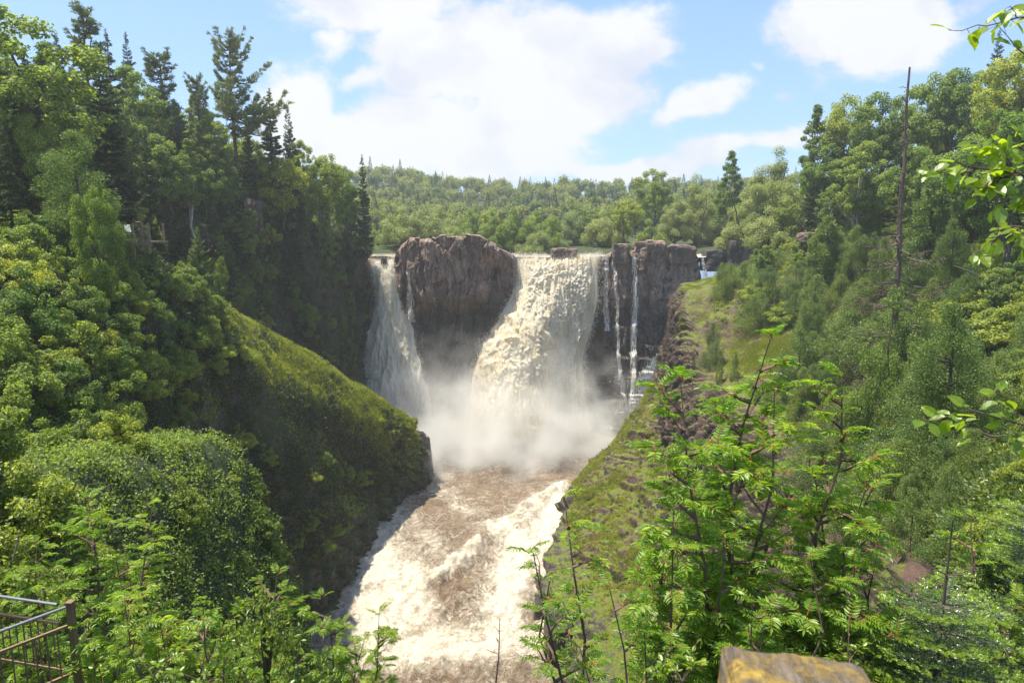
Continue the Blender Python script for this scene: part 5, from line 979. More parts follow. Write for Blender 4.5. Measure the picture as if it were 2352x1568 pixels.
bigfill(46, -75, 110, 172, 215, ['w1', 'w2', 'w3', 'd1', 'd3', 'w3'], (.6, .85), 'in the belt of trees beyond the river above the falls', 201, 5.5)
bigfill(26, 50, 105, 126, 172, ['d1', 'd3', 'd2', 'p1', 'w1'], (.55, .8), 'on the skyline slope at the right of the falls', 202, 6)
bigfill(24, 55, 92, 70, 126, ['d1', 'd3', 'd4', 'p1'], (.6, .85), 'on the upper right slope under the skyline', 203, 5.5)
bigfill(18, -84, -50, 55, 150, ['p1', 'p2', 'd1', 'n2', 'd4'], (.7, .95), 'deep in the wood behind the left skyline', 204, 6)
# far wooded hill
r = np.random.default_rng(300); got = []; k_ = 0
while k_ < 290:
    y = r.uniform(225, 425); x = r.uniform(-95, 150) * y / 330
    px, py = proj(np.array([x, y, plateau(x, y)]))
    if not (840 < px < 1760) or any((x - a) ** 2 + (y - b) ** 2 < (5.2 + (y - 225) * .012) ** 2 for a, b in got[-400:]):
        got.append((1e9, 1e9)) if False else None
        if r.random() < 1e-5: break
        continue
    got.append((x, y)); f = r.random() < 0.22; nm, cat = ('far_spruce_tree', 'spruce') if f else ('far_broadleaf_tree', 'broadleaf tree')
    o = obj(nm, FAR[r.integers(4, 7)] if f else FAR[r.integers(0, 4)]); s = r.uniform(.85, 1.35) * (1.0 if not f else 1.1); o.location = (x, y, plateau(x, y) - .4); o.scale = (s, s, s * r.uniform(.9, 1.25)); o.rotation_euler[2] = r.uniform(0, 6.28)
    hi = y > 400; kd = 'pointed dark spruce' if f else 'small round broadleaf tree'; zz = 'along the top of the far hill' if hi else 'on the slope of the far hill'; tag(o, '%s %s' % (kd, zz), cat, '%ss %s' % (kd, zz)); k_ += 1
# the rest of the far wood reads as one mass
def wood(name, n, area, label, seed, s0=1.0):
    r = np.random.default_rng(seed); mb = MB(); 
    src = []
    for me in FAR:
        V = np.empty(len(me.vertices) * 3, np.float32); me.vertices.foreach_get('co', V); V = V.reshape(-1, 3); nf = 1500 if 'f' in me.name[:1] else 1100; src.append(V[:nf * 4])
    for i in range(n):
        x, y = area(r); j = r.integers(0, 7) if r.random() < .45 else r.integers(0, 4); V = src[j].reshape(-1, 4, 3); V = V[r.random(len(V)) < .55]; a = r.uniform(0, 6.28); s = s0 * r.uniform(.8, 1.3); ca, sa = math.cos(a) * s, math.sin(a) * s
        Q = np.stack([V[..., 0] * ca - V[..., 1] * sa, V[..., 0] * sa + V[..., 1] * ca, V[..., 2] * s], -1) + [x, y, plateau(x, y) - .4]; mb.add(Q.reshape(-1, 3), np.arange(Q.size // 3).reshape(-1, 4), 0 if j < 4 else 1)
    o = obj(name, mb.data(name, [M['foliage_far'], M['needle_dark']])); tag(o, label, kind='stuff')
def ar1(r):
    y = r.uniform(225, 460); return r.uniform(-110, 165) * y / 330, y
wood('distant_forest', 620, ar1, 'far off forest covering the low hills behind the falls', 301, 1.05)
# ---- right slope: shrubs and cedars
def rcond(G, px, py, N):
    v = np.linspace(0, 7, G.shape[1])[None, :] + 0 * px; bare = (px < 1820) & (py > 640) & (v < 4.4)
    return ((v > 3.25) & (px > 1600) & (px < 2600) & (G[..., 1] > 20) & ~bare) * (1 / np.maximum(G[..., 1], 25))
S = scatter('right_bank', 260, rcond, 1.9, 401)
r = np.random.default_rng(402)
for q in S:
    px, py = proj(q); cl = fbm(q[None] * 0.09, 2, 410)[0]
    key = r.choice(['c4', 'c5', 'c6', 'c4']) if (cl > 0.06 or (1830 < px < 2230 and 640 < py < 1350 and r.random() < .8)) and py > 600 else r.choice(['s1', 's2', 's3', 's4', 's2', 's4', 'b1'] if py > 560 else ['s2', 's4', 'd3', 's1', 'c1', 'b1'])
    s = r.uniform(.65, 1.1) if key[0] in 'sc' else r.uniform(.35, .6)
    if q[1] < 34: s *= 0.6
    lim = np.interp(px, [1600, 1700, 1760, 1850, 1950, 2100, 2352, 2700], [600, 600, 560, 480, 440, 420, 380, 350])
    while proj(q + [0, 0, PROTO[key][0] * s])[1] < lim and s > .25: s -= .05
    nm = {'c': 'dense olive cedar', 's1': 'bright leafy shrub', 's3': 'low bright shrub', 's2': 'mid green shrub', 's4': 'tall leafy sapling', 'b': 'slim dark spruce', 'd': 'young broadleaf tree'}[key if key[0] == 's' else key[0]]
    z = 'on the upper right slope' if py < 620 else ('on the right slope behind the rowans' if py < 1050 else 'low on the steep right bank')
    plant(key, tuple(q - [0, 0, .25]), s, '%s %s' % (nm, z), '%ss %s' % (nm, z))
for k, px, py, Y, lb, wd in (('c4', 1640, 745, 96, 'rounded cedar bush at the edge of the bare ledge', .55), ('c4', 1690, 812, 90, 'dark little cedar on the brown soil below the ledge', .35), ('c5', 1655, 820, 92, 'low spreading juniper under the rounded cedar bush', .5), ('c5', 2060, 690, 60, 'large dark cedar mass in the middle of the right slope', 1.9), ('c4', 1960, 720, 62, 'cedar left of the large dark cedar mass', 1.5), ('c5', 1840, 760, 66, 'leaning cedar at the edge of the grass patch', 1.0),
                            ('c5', 2150, 820, 50, 'cedar below the large dark mass', 1.6), ('c4', 2230, 900, 44, 'dark cedar near the hanging branch at the right', 1.5), ('s4', 1880, 520, 86, 'bright sapling above the leafy bank', .7), ('s4', 1760, 560, 96, 'green sapling behind the ledge', .9), ('s1', 1740, 640, 92, 'leafy bush beside the bare ledge', 1.3), ('s1', 1800, 690, 84, 'leafy bush above the grass patch', 1.4), ('c4', 1660, 605, 108, 'dark juniper at the far end of the ledge', .6), ('s1', 2250, 660, 50, 'large light green bush at the right', 1.8), ('s1', 2310, 700, 42, 'bright bush at the right edge', 1.5), ('y2', 2290, 640, 56, 'pale young spruce among the right bushes', 1), ('s2', 2062, 640, 56, 'mid green bush hiding the foot of the dead trunk', .62), ('s2', 2120, 670, 54, 'second green bush right of the foot of the dead trunk', .6)):
    top(k, px, py, Y, lb, wd, hmin=1.0)
# ---- dead spruce
def snag():
    r = np.random.default_rng(500); p = P(2080, 615, 60); tp = P(2088, 155, 60); g = ground(p[0], p[1]) - .3; H = tp[2] - g; root = empty('dead_spruce', (p[0], p[1], g)); tag(root, 'tall bare dead spruce trunk with broken drooping branches', 'dead tree')
    tk = MB(); n = 14; t_ = np.linspace(0, 1, n); pth = np.stack([(tp[0] - p[0]) * t_ + r.normal(size=n) * .07, r.normal(size=n) * .05, H * t_], 1); tube(tk, pth, np.interp(t_, [0, .3, .7, 1], [.33, .27, .17, .08]), 9, cap=True); obj('trunk', tk.data('trunk', M['dead']), root)
    bk = MB(); 
    for i in range(130):
        s = r.beta(1.2, 1.3) * .89 + .1; z = H * s; a = r.uniform(0, 6.283) if r.random() < .45 else r.normal() * .9 + math.pi; sg = r.uniform(.5, 1.5); l = (r.uniform(.3, 1.1) if s > .6 else r.uniform(1.2, 4.6)) * (1.0 if s < .6 else 1.3 * (1.15 - s) + .35)
        d = np.array([math.cos(a), math.sin(a), 0]); x0 = (tp[0] - p[0]) * s; q = np.linspace(0, 1, 6); br = np.array([x0, 0, z]) + d * l * q[:, None] + np.array([0, 0, 1.]) * (l * (-.42 * sg * q + .34 * q ** 2.2))[:, None] + r.normal(size=(6, 3)) * .07 * q[:, None] ** .5; tube(bk, br, np.linspace(.055 if s < .6 else .04, .014, 6), 4)
        for k in range(int(l * (7 if s < .6 else 3))):
            u = r.uniform(.25, 1) * 5; j = min(4, int(u)); b = br[j] + (br[j + 1] - br[j]) * (u - j); e = b + unit(d + rdir(1, r)[0] * .9 + [0, 0, -.3]) * r.uniform(.2, .7) * (1 if s < .6 else .5); tube(bk, [b, (b + e) / 2 + r.normal(size=3) * .03, e], [.022, .016, .01], 3)
    obj('branches', bk.data('branches', M['dead']), root)
snag()
# ---- fallen and bare sticks on the right slope
for i, (a, b, Y, lb) in enumerate((((2190, 610), (2260, 640), 55, 'pale broken log lying among the right bushes'), ((1940, 828), (1985, 890), 66, 'bare leaning stem beside the leaning cedar'), ((2130, 950), (2140, 1100), 40, 'thin dead stem in front of the dark cedars'), ((2300, 880), (2240, 960), 36, 'dark leaning stem at the right'))):
    mb = MB(); A, Bp = P(*a, Y), P(*b, Y - 1); tube(mb, [A, (A + Bp) / 2 + [0, 0, .1], Bp], [.05, .06, .04], 6); o = obj('dead_branch_log', mb.data('dead_branch_log', M['dead'])); tag(o, lb, 'dead stem')
# ------------------------------------------------------------------ ground cover
def cover(name, land, n, cond, label, mt, L, wd, seed, kind='blade', k=4, spread=.18, up=1.0):
    r = np.random.default_rng(seed); G, N = LAND[land]; a = np.linalg.norm(np.cross(np.gradient(G, axis=0), np.gradient(G, axis=1)), axis=-1); px, py = proj(G); ok = np.clip(cond(G, px, py, N), 0, None) * a; p = (ok / ok.sum()).ravel()
    c = r.choice(len(p), n, p=p); i = c // G.shape[1]; j = c % G.shape[1]; i2 = np.clip(i + 1, 0, G.shape[0] - 1); j2 = np.clip(j + 1, 0, G.shape[1] - 1); u, v = r.random((2, n, 1)); C = G[i, j] + (G[i2, j] - G[i, j]) * u + (G[i, j2] - G[i, j]) * v
    Nn = N[i, j] * np.where(N[i, j][:, 2:3] < 0, -1, 1); mb = MB()
    for q in range(k):
        if kind == 'blade': blades(mb, C + rdir(n, r) * spread * .6, unit(Nn * .5 + np.array([0, 0, up]) + rdir(n, r) * .55), L * r.uniform(.5, 1.3, n), wd, r)
        elif kind == 'clump':
            if q == 0: rad_ = spread * r.uniform(.5, 1.25, (n, 1)); 
            d = rdir(n, r); d = unit(d + Nn * .55); leaves(mb, C + d * rad_ * r.random((n, 1)) ** .4, unit(rdir(n, r) + [0, 0, -.2]), unit(d * .7 + np.array([0, 0, .5]) + rdir(n, r) * .6), L * r.uniform(.6, 1.3, n), wd * r.uniform(.7, 1.2, n))
        else:
            d = rdir(n, r); leaves(mb, C + Nn * spread * r.random((n, 1)) + d * spread * .8, unit(d + Nn * .3), unit(Nn * .5 + np.array([0, 0, .6]) + rdir(n, r) * .7), L * r.uniform(.6, 1.3, n), wd * r.uniform(.7, 1.2, n))
    o = obj(name, mb.data(name, M[mt])); tag(o, label, kind='stuff')
crest = lambda G, px, py: sstep(-60, 40, px - np.interp(py, [640, 700, 800, 900, 1000, 1100], [470, 480, 560, 690, 850, 960]))
cover('spur_grass', 'spur_hillside', 90000, lambda G, px, py, N: (px > 380) * (px < 1000) * (G[..., 2] > 3) * (0.12 + crest(G, px, py) * 1.6) * np.where(G[..., 1] > 60, 1, .2) * np.where((px > 900) & (py > 1000), .1, 1) * np.clip(fbm(G * .25, 4, 70) * 3 + .8, .05, 2), 'long yellow green grass on the spur', 'grass', .34, .08, 600, k=3)
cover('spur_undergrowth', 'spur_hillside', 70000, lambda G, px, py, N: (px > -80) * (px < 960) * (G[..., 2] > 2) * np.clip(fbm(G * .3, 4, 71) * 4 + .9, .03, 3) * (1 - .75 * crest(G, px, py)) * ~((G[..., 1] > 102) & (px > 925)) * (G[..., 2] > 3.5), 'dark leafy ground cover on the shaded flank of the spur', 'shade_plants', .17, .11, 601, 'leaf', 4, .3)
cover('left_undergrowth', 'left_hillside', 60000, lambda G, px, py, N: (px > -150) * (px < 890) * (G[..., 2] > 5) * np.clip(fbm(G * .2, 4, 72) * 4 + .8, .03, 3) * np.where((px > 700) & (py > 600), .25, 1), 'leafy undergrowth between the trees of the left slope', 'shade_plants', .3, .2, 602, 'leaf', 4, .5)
cover('right_undergrowth', 'right_bank', 90000, lambda G, px, py, N: (np.linspace(0, 7, G.shape[1])[None, :] > 3.5) * (px > 1690) * (px < 2500) * np.clip(fbm(G * .25, 4, 73) * 4 + 1.2, .05, 3) / np.maximum(G[..., 1], 20) * np.where((px < 1820) & (py > 740) & (py < 880), .02, 1), 'leafy undergrowth covering the right slope', 'undergrowth', .22, .14, 603, 'leaf', 4, .4)
cover('bank_grass', 'right_bank', 30000, lambda G, px, py, N: np.exp(-((px - 1755) / 62) ** 2 - ((py - 812) / 52) ** 2) * (1.6 + 3 * fbm(G * .6, 3, 67)) * 2.0 + ((px > 1560) & (px < 1760) & (py > 640) & (py < 800)) * .7 * np.clip(fbm(G * .5, 3, 75) * 4 + .2, 0, 2), 'short bright grass on the ledge of the right bank', 'grass', .2, .04, 604, k=4)
cover('bank_moss', 'right_bank', 4200, lambda G, px, py, N: (px > 1225) * (px < 1640) * (py > 880) * (np.linspace(0, 7, G.shape[1])[None, :] < 2.1) * (shore(G) < .2) * np.clip(fbm(G * .8, 4, 76) * 6 + .75 - np.linspace(0, 7, G.shape[1])[None, :] * .8, 0, 2), 'yellow green moss and grass on the nose of the right bank', 'mossy', .13, .07, 605, 'clump', 45, .38)
cover('bank_grass_tufts', 'right_bank', 60000, lambda G, px, py, N: (px > 1225) * (px < 1640) * (py > 880) * (np.linspace(0, 7, G.shape[1])[None, :] < 2.0) * (shore(G) < .2) * np.clip(fbm(G * .4, 4, 79) * 6 + .6 - np.linspace(0, 7, G.shape[1])[None, :] * .6, 0, 2), 'fine grass hanging over the nose of the right bank', 'grass', .2, .06, 607, k=3)
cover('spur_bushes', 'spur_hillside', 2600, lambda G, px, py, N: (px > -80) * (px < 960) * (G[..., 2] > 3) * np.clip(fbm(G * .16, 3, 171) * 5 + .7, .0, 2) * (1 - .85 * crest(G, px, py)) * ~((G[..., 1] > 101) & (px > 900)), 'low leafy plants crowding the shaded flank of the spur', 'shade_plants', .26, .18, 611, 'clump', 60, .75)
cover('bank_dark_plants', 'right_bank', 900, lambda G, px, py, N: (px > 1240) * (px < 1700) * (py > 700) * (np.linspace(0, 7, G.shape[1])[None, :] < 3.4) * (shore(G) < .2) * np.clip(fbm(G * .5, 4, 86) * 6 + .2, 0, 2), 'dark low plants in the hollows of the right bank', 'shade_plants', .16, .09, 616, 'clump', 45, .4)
cover('near_bushes', 'near', 1500, lambda G, px, py, N: (G[..., 1] > 6) * (px > -500) * (px < 760) * (G[..., 0] < -3), 'low leafy plants on the near bank at the lower left', 'foliage_mid', .13, .085, 615, 'clump', 80, .55)
cover('spur_crest_plants', 'spur_hillside', 900, lambda G, px, py, N: (px > 450) * (px < 960) * (G[..., 2] > 5) * crest(G, px, py), 'small leafy plants among the grass of the spur crest', 'grass', .2, .12, 612, 'clump', 40, .45)
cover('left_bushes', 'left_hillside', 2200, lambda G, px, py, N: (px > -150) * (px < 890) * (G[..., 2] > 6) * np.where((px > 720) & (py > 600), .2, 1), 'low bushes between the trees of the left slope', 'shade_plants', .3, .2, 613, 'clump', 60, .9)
cover('right_bushes', 'right_bank', 3000, lambda G, px, py, N: (np.linspace(0, 7, G.shape[1])[None, :] > 3.7) * (px > 1640) * (px < 2500) / np.maximum(G[..., 1], 20) * np.where((px < 1830) & (py > 740) & (py < 880), .0, 1), 'low bushes filling the right slope', 'foliage_bright', .2, .14, 614, 'clump', 60, .6)
cover('near_undergrowth', 'near', 60000, lambda G, px, py, N: (G[..., 1] > 1.3) * (G[..., 1] < 24) * (np.abs(G[..., 0]) < 26) / np.maximum(G[..., 1], 4), 'leafy ground cover on the steep ground below the lookout', 'undergrowth', .1, .06, 606, 'leaf', 5, .25)
# ------------------------------------------------------------------ foreground left shrubs
def gz(x, y): return ground(x, y)
def root_at(px, py, Y, drop=0.0): p = P(px, py, Y); return p
def by_top(px, py, Y):
    p = P(px, py, Y); g = ground(p[0], p[1]); return (p[0], p[1], g), p[2] - g
FL = [('rowan', 205, 1148, 9.6, 1.0, 3, 170, .22, 'taller rowan sapling at the lower left with an upright leafy spire', 1), ('rowan', 325, 1172, 7.0, 0.5, 2, 90, .16, 'slender rowan sapling right of the taller one at the lower left', 2), ('rowan', 90, 1260, 10.2, 0.9, 3, 110, .22, 'low rowan at the left above the railing', 3),
      ('rowan', 640, 1330, 7.8, 0.8, 4, 260, .14, 'feathery rowan in the middle of the lower left thicket', 4), ('rowan', 775, 1375, 7.6, 0.8, 5, 340, .14, 'feathery rowan leaning over the rapids', 5), ('rowan', 840, 1415, 7.4, 0.5, 4, 240, .13, 'rightmost feathery rowan of the lower left thicket', 6), ('rowan', 480, 1370, 6.0, 0.7, 3, 110, .14, 'rowan under the broad leaved shrub at the lower left', 7), ('rowan', 310, 1380, 6.2, 0.6, 3, 120, .16, 'dense rowan beside the railing post', 8)]
for nm, px, py, Y, sp, st, nl, L, lb, sd in FL:
    loc, h = by_top(px, py, Y); rowan('rowan_shrub', loc, max(.5, h), sp, st, int(nl * 2.2), L, 700 + sd, lb, cat='rowan', low=max(.2, 1 - 1.9 / max(h, 1)))
for px, py, Y, sp, st, nl, L, lb, mt, sd in ((530, 1290, 7.6, .35, 3, 220, .075, 'upright broad leaved shrub in the lower left thicket', 'broad', 1), (390, 1330, 6.6, .4, 4, 220, .07, 'drooping maple like shrub with yellowish tips at the lower left', 'yellowleaf', 2), (460, 1420, 5.6, .9, 7, 700, .06, 'wide leafy shrub filling the bottom of the lower left thicket', 'broad', 3), (350, 1480, 5.4, .7, 7, 600, .055, 'leafy shrub at the bottom beside the railing', 'broad', 4),
                                       (930, 1512, 4.6, .3, 3, 130, .06, 'leafy shoot tips rising over the rapids at the bottom edge', 'yellowleaf', 5), (860, 1530, 4.6, .35, 3, 160, .055, 'low leafy shoots at the bottom left of the rapids', 'broad', 6), (700, 1470, 6.0, .8, 6, 600, .05, 'bushy shrub at the bottom under the feathery rowans', 'broad', 7), (600, 1520, 5.0, .8, 7, 620, .05, 'dense low shrub at the bottom of the thicket', 'broad', 8), (235, 1480, 7.0, .5, 6, 500, .06, 'leafy shrub behind the tan railing', 'broad', 9)):
    loc, h = by_top(px, py, Y); leafy('leafy_shrub', loc, max(.4, h), sp, st, int(nl * 1.8), L, 720 + sd, lb, mt)
def neartree(key, px, py, Y, lb, wd, nm=None):
    e = top(key, px, py, Y, lb, wd, hmin=.6); return e
cedar('k1', 91, 2.2, .75, 9000, .045, 'needle_cedar', .9, 60); decid('k2', 92, 2.2, 1.1, .1, 9000, .06, 'foliage_bright', 36, (.18, .34), 'bush', 'bark', .8, 5)
KINDNAME['k'] = ('cedar_shrub', 'cedar')
neartree('k1', 600, 1395, 6.6, 'fine leaved cedar bush in the lower left thicket', 1.0)
# tall grass by the railing
r = np.random.default_rng(750); mb = MB()
for i in range(170):
    b = W(r.uniform(-60, 170), r.uniform(1300, 1390), 34.2) ; b = np.array([r.uniform(-6.9, -4.9), r.uniform(7.2, 9.4), 0]); b[2] = ground(b[0], b[1]) - .05; d = unit(rdir(1, r)[0] * [1, 1, 0]); l = r.uniform(.6, 1.3); s = np.linspace(0, 1, 6)[:, None]; pth = b + np.array([0, 0, 1.]) * l * (s - .35 * s ** 2.5) + d * l * .45 * s ** 2; sd = unit(np.cross(d, [0, 0, 1.])) * .007 * (1.05 - s); V = np.concatenate([pth - sd, pth + sd]); mb.add(V, [[k, k + 1, k + 7, k + 6] for k in range(5)])
tag(obj('tall_grass', mb.data('tall_grass', M['grass'])), 'arching long grass behind the railing', kind='stuff')
# ------------------------------------------------------------------ foreground right
for px, py, Y, sp, st, nl, L, lb, sd, lean in ((1705, 765, 5.4, .75, 3, 260, .20, 'tallest rowan sapling on the right with a bare upper stem', 11, (0.05, 0)), (1640, 880, 5.0, .7, 3, 260, .20, 'rowan left of the tallest one on the right', 12, (-.1, 0)), (1910, 872, 5.3, .7, 3, 240, .18, 'rowan with an arching top right of the tallest one', 13, (.15, 0)), (1790, 900, 5.2, .7, 3, 240, .19, 'dense rowan between the two tall right ones', 14, (0, 0)), (1420, 1130, 5.0, .6, 2, 120, .17, 'thin rowan leaning left over the mossy bank', 15, (-.45, 0)),
                                        (1600, 1060, 5.6, .7, 3, 200, .18, 'feathery rowan filling in behind the tall ones on the right', 31, (0, 0)), (1850, 1090, 5.6, .7, 3, 200, .18, 'rowan under the arching one on the right', 32, (0, 0)), (1690, 1230, 4.8, .7, 3, 190, .17, 'low rowan in front of the dense right ones', 33, (0, 0)), (2040, 1260, 5.0, .6, 3, 170, .17, 'rowan beside the bare leader of the young fir', 34, (0, 0)),
  (1370, 1260, 4.6, .5, 2, 110, .16, 'low rowan reaching left toward the rapids', 16, (-.4, 0)), (1560, 1180, 4.8, .6, 3, 170, .18, 'rowan before the brown rock face', 17, (-.1, 0)), (1960, 1120, 5.0, .7, 3, 180, .17, 'rowan left of the young fir', 18, (0, 0)), (1500, 1380, 4.2, .6, 3, 150, .15, 'low rowan at the bottom centre right', 19, (-.2, 0)), (2210, 1180, 5.6, .6, 3, 130, .16, 'rowan behind the top of the young fir', 20, (0, 0)), (1830, 1290, 4.4, .6, 3, 150, .17, 'low rowan behind the lichen covered post', 21, (0, 0))):
    loc, h = by_top(px, py, Y); rowan('rowan_tree' if h > 1.6 else 'rowan_shrub', loc, max(.5, h), sp, st, int(nl * (1.9 if px > 1580 else 1.0)), L * .85, 800 + sd, lb, lean, cat='rowan', low=max(.3, 1 - 2.4 / max(h, 1)))
for px, py, Y, sp, st, nl, L, lb, mt, sd in ((1450, 1440, 4.2, .5, 5, 420, .05, 'small leaved shrub at the bottom centre', 'broad', 21), (1560, 1500, 3.6, .45, 5, 360, .05, 'small leaved shrub left of the lichen covered post', 'broad', 22), (2000, 1450, 4.4, .5, 5, 380, .05, 'small leaved shrub right of the lichen covered post', 'broad', 23), (1700, 1400, 4.2, .6, 6, 420, .055, 'leafy shrub between the rowans above the lichen covered post', 'broad', 25), (1900, 1380, 4.6, .6, 6, 420, .055, 'leafy shrub right of the rowans above the lichen covered post', 'broad', 26), (1380, 1520, 4.0, .4, 4, 260, .05, 'low leaves at the bottom beside the wet rock', 'broad', 24)):
    loc, h = by_top(px, py, Y); leafy('leafy_shrub', loc, max(.4, h), sp, st, int(nl * 1.8), L, 820 + sd, lb, mt)
p_ = P(2185, 1195, 4.6); g_ = ground(p_[0], p_[1]); fir('fir_tree', (p_[0], p_[1], g_), p_[2] - g_, 1.25, 901, 'young fir with a bare leader and bright new tips at the lower right', z0=.0, bare=.62, gap=.17)
p_ = P(2420, 1130, 5.6); g_ = ground(p_[0], p_[1]); fir('fir_tree', (p_[0], p_[1], g_), p_[2] - g_, 1.3, 902, 'second fir reaching in from the right edge', z0=.0, bare=.2, gap=.20, dens=260)
# bare larch sapling over the rapids
mb = MB(); lf = MB(); r = np.random.default_rng(905); p_ = P(1148, 1420, 3.6); q_ = P(1135, 1600, 3.6); rt_ = empty('larch_sapling', tuple(q_)); tag(rt_, 'thin sparse larch sapling in front of the rapids', 'sapling'); d_ = p_ - q_
tube(mb, [np.array([0, 0, -.5]), np.zeros(3), d_ * .5 + [.01, 0, 0], d_], [.007, .006, .004, .002], 5)
for i in range(13):
    s = r.uniform(.05, .85); b = d_ * s; a = r.uniform(0, 6.28); e = b + np.array([math.cos(a) * .8, math.sin(a) * .4, r.uniform(.2, .6)]) * r.uniform(.05, .17) * (1.2 - s); tube(mb, [b, e], [.0025, .001], 3); needles(lf, b, e, r, .012, 0, 240, .0018)
obj('trunk', mb.data('trunk', M['twig']), rt_); obj('crown', lf.data('crown', M['yellowleaf']), rt_)
# hanging birch branches with big bright leaves, from a tree just outside the frame
def branch(pxs, Y, n, L, seed, label, Y2=None):
    r = np.random.default_rng(seed); pts = np.array([P(a, b, Y + (Y2 or 0) * i / (len(pxs) - 1)) for i, (a, b) in enumerate(pxs)]); o0 = pts[0]; root = empty('leafy_branch', tuple(o0)); tag(root, label, 'branch'); q = crom(pts - o0, np.linspace(0, len(pts) - 1, 24)); tk = MB(); lf = MB()
    tube(tk, q, np.linspace(.006, .0018, 24), 5); segs = [q]
    for i in range(max(2, n // 9)):
        k = r.integers(9, 22); d = unit(unit(q[k + 1] - q[k]) + rdir(1, r)[0] * [.8, .5, .8]); e = q[k] + d * r.uniform(.07, .2); s_ = curve(q[k], e, -.01, 6, r); tube(tk, s_, np.linspace(.0025, .001, 6), 4); segs.append(s_)
    for i in range(n):
        s_ = segs[r.integers(0, len(segs))]; k = (r.uniform(.45, 1) if s_ is q else r.uniform(.15, 1)) * (len(s_) - 1); j = min(len(s_) - 2, int(k)); b = s_[j] + (s_[j + 1] - s_[j]) * (k - j); tg = unit(s_[-1] - s_[0]); d = unit(tg * .6 + rdir(1, r)[0] * [.9, .6, .7] + [0, 0, -.25]); nr = unit(np.array([-.2, -.35, 1.0]) + r.normal(size=3) * .5); l = L * r.uniform(.6, 1.1); tube(tk, [b, b + d * l * .3], [.001, .0008], 3); oval_leaf(lf, b + d * l * .3, d, nr, l, l * .62, r)
    obj('twigs', tk.data('twigs', M['twig']), root); obj('leaves', lf.data('leaves', M['broad']), root)
branch([(3420, 520), (2480, 470), (2400, 420), (2310, 395), (2240, 385), (2190, 372)], 2.2, 64, .057, 911, 'uppermost full spray of bright oval leaves hanging in at the right')
branch([(3420, 420), (2480, 360), (2420, 350), (2350, 345), (2290, 350)], 2.3, 38, .057, 912, 'short spray of oval leaves just above the full one at the right edge')
branch([(3420, 640), (2480, 560), (2400, 540), (2330, 520), (2270, 530)], 2.4, 46, .057, 913, 'lower drooping spray of oval leaves at the right')
branch([(3420, 200), (2460, 90), (2400, 40), (2350, 40), (2318, 45)], 2.2, 18, .065, 914, 'few oval leaves against the sky in the top right corner')
branch([(3420, 260), (2470, 170), (2420, 150), (2380, 140), (2350, 130)], 2.3, 14, .065, 915, 'oval leaves at the right edge below the corner ones')
branch([(3420, 1120), (2480, 1010), (2400, 985), (2330, 970), (2260, 950), (2195, 930)], 2.3, 26, .06, 916, 'spray of oval leaves reaching in at the right over the dark cedars')
branch([(3420, 1180), (2480, 1060), (2400, 1030), (2330, 1000), (2240, 1010)], 2.35, 16, .06, 917, 'lowest spray of oval leaves at the right')
# off-frame birch that carries these branches
mb = MB(); tube(mb, [[3.3, 2.3, 34.5], [3.22, 2.32, 39], [3.3, 2.3, 43]], [.06, .05, .03], 8); o = obj('birch_tree', mb.data('birch_tree', M['birch'])); tag(o, 'slim birch stem just outside the right edge that carries the leafy sprays', 'tree')
# ------------------------------------------------------------------ lichen covered railing post, close to the viewer
ctr = np.array([.343, .715]); zt_ = 39.485; hw = .085; n = 61
u = np.linspace(-1, 1, n); U, V_ = np.meshgrid(u, u, indexing='ij'); rr = np.maximum(np.abs(U), np.abs(V_)); k = np.clip((rr - .80) / .2, 0, 1)
G = np.stack([U * hw, V_ * hw, -0.014 * k ** 2.2 + fbm(np.stack([U * 2, V_ * 2, 0 * U], -1), 4, 5) * .004 + fbm(np.stack([U * 9, V_ * 1.5, 0 * U], -1), 3, 6) * .0025 - .012 * np.clip(-(V_ + U * .2) - .2, 0, 1) * np.clip(U, 0, 1)], -1)
for (cx_, cy_, dx, dy) in ((.0, .1, .5, -.6), (.1, 0, -.3, .7)):
    dd = np.abs((U - cx_) * dy - (V_ - cy_) * dx + .06 * np.sin(U * 9)); G[..., 2] -= .005 * np.exp(-(dd / .03) ** 2) * (rr < .9)
mb = MB(); mb.add(G.reshape(-1, 3), gridF(n, n)[:, ::-1]); ring = np.concatenate([G[:, 0], G[-1, 1:], G[::-1, -1][1:], G[0, ::-1][1:]]); lv = [ring]
for d in (.01, .03, .08, .2, .5, 1.0, 1.7): q = ring.copy(); q[:, 2] = -d; q[:, :2] *= 1 + .01 * math.sin(d * 9); lv.append(q)
A_ = np.array(lv); mb.add(A_.reshape(-1, 3), gridF(A_.shape[0], A_.shape[1])); o = obj('wooden_post', mb.data('wooden_post', M['post'], True)); o.location = (ctr[0], ctr[1], zt_); o.rotation_euler = (rad(-3), rad(3.5), rad(-9)); tag(o, 'weathered wooden post top with yellow lichen close to the viewer', 'post')
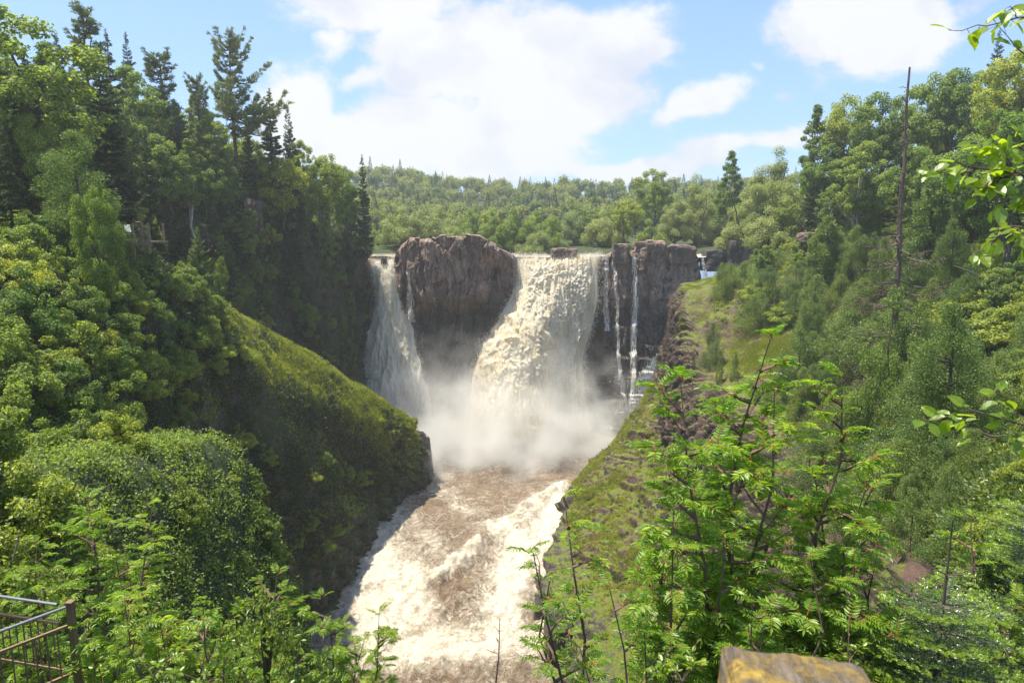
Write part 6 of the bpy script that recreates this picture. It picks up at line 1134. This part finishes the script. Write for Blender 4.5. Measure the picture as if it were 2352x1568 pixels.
# ------------------------------------------------------------------ railing at the lower left
def rail_set():
    zt = 34.9; a0, a1 = W(-260, 1330, zt), W(132, 1388, zt); b0, b1 = W(-220, 1530, zt), W(150, 1394, zt); dn = np.array([0, 0, 1.])
    for nm, s, e, lb in (('railing', a0, a1, 'farther tan railing panel with a purple grey pipe rail at the lower left'), ('railing', b0, b1, 'nearer tan railing panel with a grey pipe rail at the lower left')):
        root = empty(nm, tuple(e)); tag(root, lb, 'railing'); z3 = np.array(e); mb = MB(); tube(mb, [s - z3, e - z3], [.022, .022], 10); obj('handrail', mb.data('handrail', M['pipe']), root)
        m2 = MB(); beam(m2, s - z3 - dn * .28, e - z3 - dn * .28, .035, .035); obj('upper_bar', m2.data('upper_bar', M['paint']), root); m2 = MB(); beam(m2, s - z3 - dn * 1.0, e - z3 - dn * 1.0, .035, .035); obj('lower_bar', m2.data('lower_bar', M['paint']), root)
        L = np.linalg.norm(e - s); k = int(L / .125)
        for i in range(1, k): q = s + (e - s) * i / k - z3; m2 = MB(); beam(m2, q - dn * .295, q - dn * .985, .014, .014); obj('picket', m2.data('picket', M['paint']), root)
    c = (a1 + b1) / 2 + [.03, .03, 0]; root = empty('railing_post', (c[0], c[1], c[2])); tag(root, 'tan wooden corner post where the two railings meet', 'post'); m2 = MB(); box(m2, (0.04, 0.05, -.75), (.08, .08, 1.5)); obj('shaft', m2.data('shaft', M['paint']), root); m2 = MB(); box(m2, (0.04, 0.05, .015), (.10, .10, .02)); obj('cap', m2.data('cap', M['paint']), root)
rail_set()
# ------------------------------------------------------------------ lookout platform on the spur
def platform():
    Y = 52; o0 = P(315, 580, Y); s = 1 / 30.15  # metres per frame unit at this distance
    root = empty('lookout_platform', tuple(o0)); tag(root, 'small timber lookout platform with railings among the bushes on the left', 'platform')
    X = lambda px: (px - 315) * s * 1.0; Zz = lambda py: (580 - py) * s * 1.0
    def b(nm, f, m='wood'): mb = MB(); f(mb); return obj(nm, mb.data(nm, M[m]), root)
    for px, t, bt in ((308, 516, 596), (330, 512, 574), (344, 524, 582)): b('post', lambda mb: box(mb, (X(px), 0, (Zz(t) + Zz(bt)) / 2), (.17, .17, Zz(t) - Zz(bt))))
    b('post', lambda mb: box(mb, (X(262), 0.3, (Zz(520) + Zz(590)) / 2), (.17, .17, 2.3)))
    b('deck', lambda mb: box(mb, (X(300), 1.2, Zz(556)), (3.3, 2.6, .14))); b('beam', lambda mb: box(mb, (X(305), -0.02, Zz(561)), (3.0, .10, .26)))
    for py in (521, 531): b('rail', lambda mb: beam(mb, (X(250), 0, Zz(py + 1)), (X(344), 0, Zz(py)), .05, .05), 'pipe')
    for x0, x1 in ((266, 304), (312, 327), (333, 342)):
        b('mesh_panel', lambda mb: [beam(mb, (X(x0), .02, Zz(537)), (X(x1), .02, Zz(538)), .05, .05), beam(mb, (X(x0), .02, Zz(554)), (X(x1), .02, Zz(554)), .05, .05)] + [beam(mb, (X(q), .02, Zz(538)), (X(q), .02, Zz(554)), .02, .02) for q in np.arange(x0, x1, 2.2)])
    for i in range(3): b('back_post', lambda mb: box(mb, (X(270 + i * 36), 2.4, Zz(535)), (.14, .14, 1.5)))
    sg = empty('information_sign', tuple(o0 + [X(300), -.12, Zz(526)])); tag(sg, 'small pale information panel on the lookout railing', 'sign'); mb = MB(); box(mb, (0, 0, 0), (.42, .05, .62), .5, 0, -.5); obj('panel', mb.data('panel', M['sign']), sg); mb = MB(); box(mb, (0, .05, -.38), (.08, .08, .5)); obj('stand', mb.data('stand', M['wood']), sg)
    sg = empty('information_sign', tuple(o0 + [X(327), -.12, Zz(518)])); tag(sg, 'dark backed wooden sign seen from behind on the lookout railing', 'sign'); mb = MB(); box(mb, (0, 0, 0), (.5, .06, .5), -.4, 0, .4); obj('panel', mb.data('panel', M['wood']), sg); mb = MB(); box(mb, (0, .05, -.35), (.08, .08, .5)); obj('stand', mb.data('stand', M['wood']), sg)
platform()
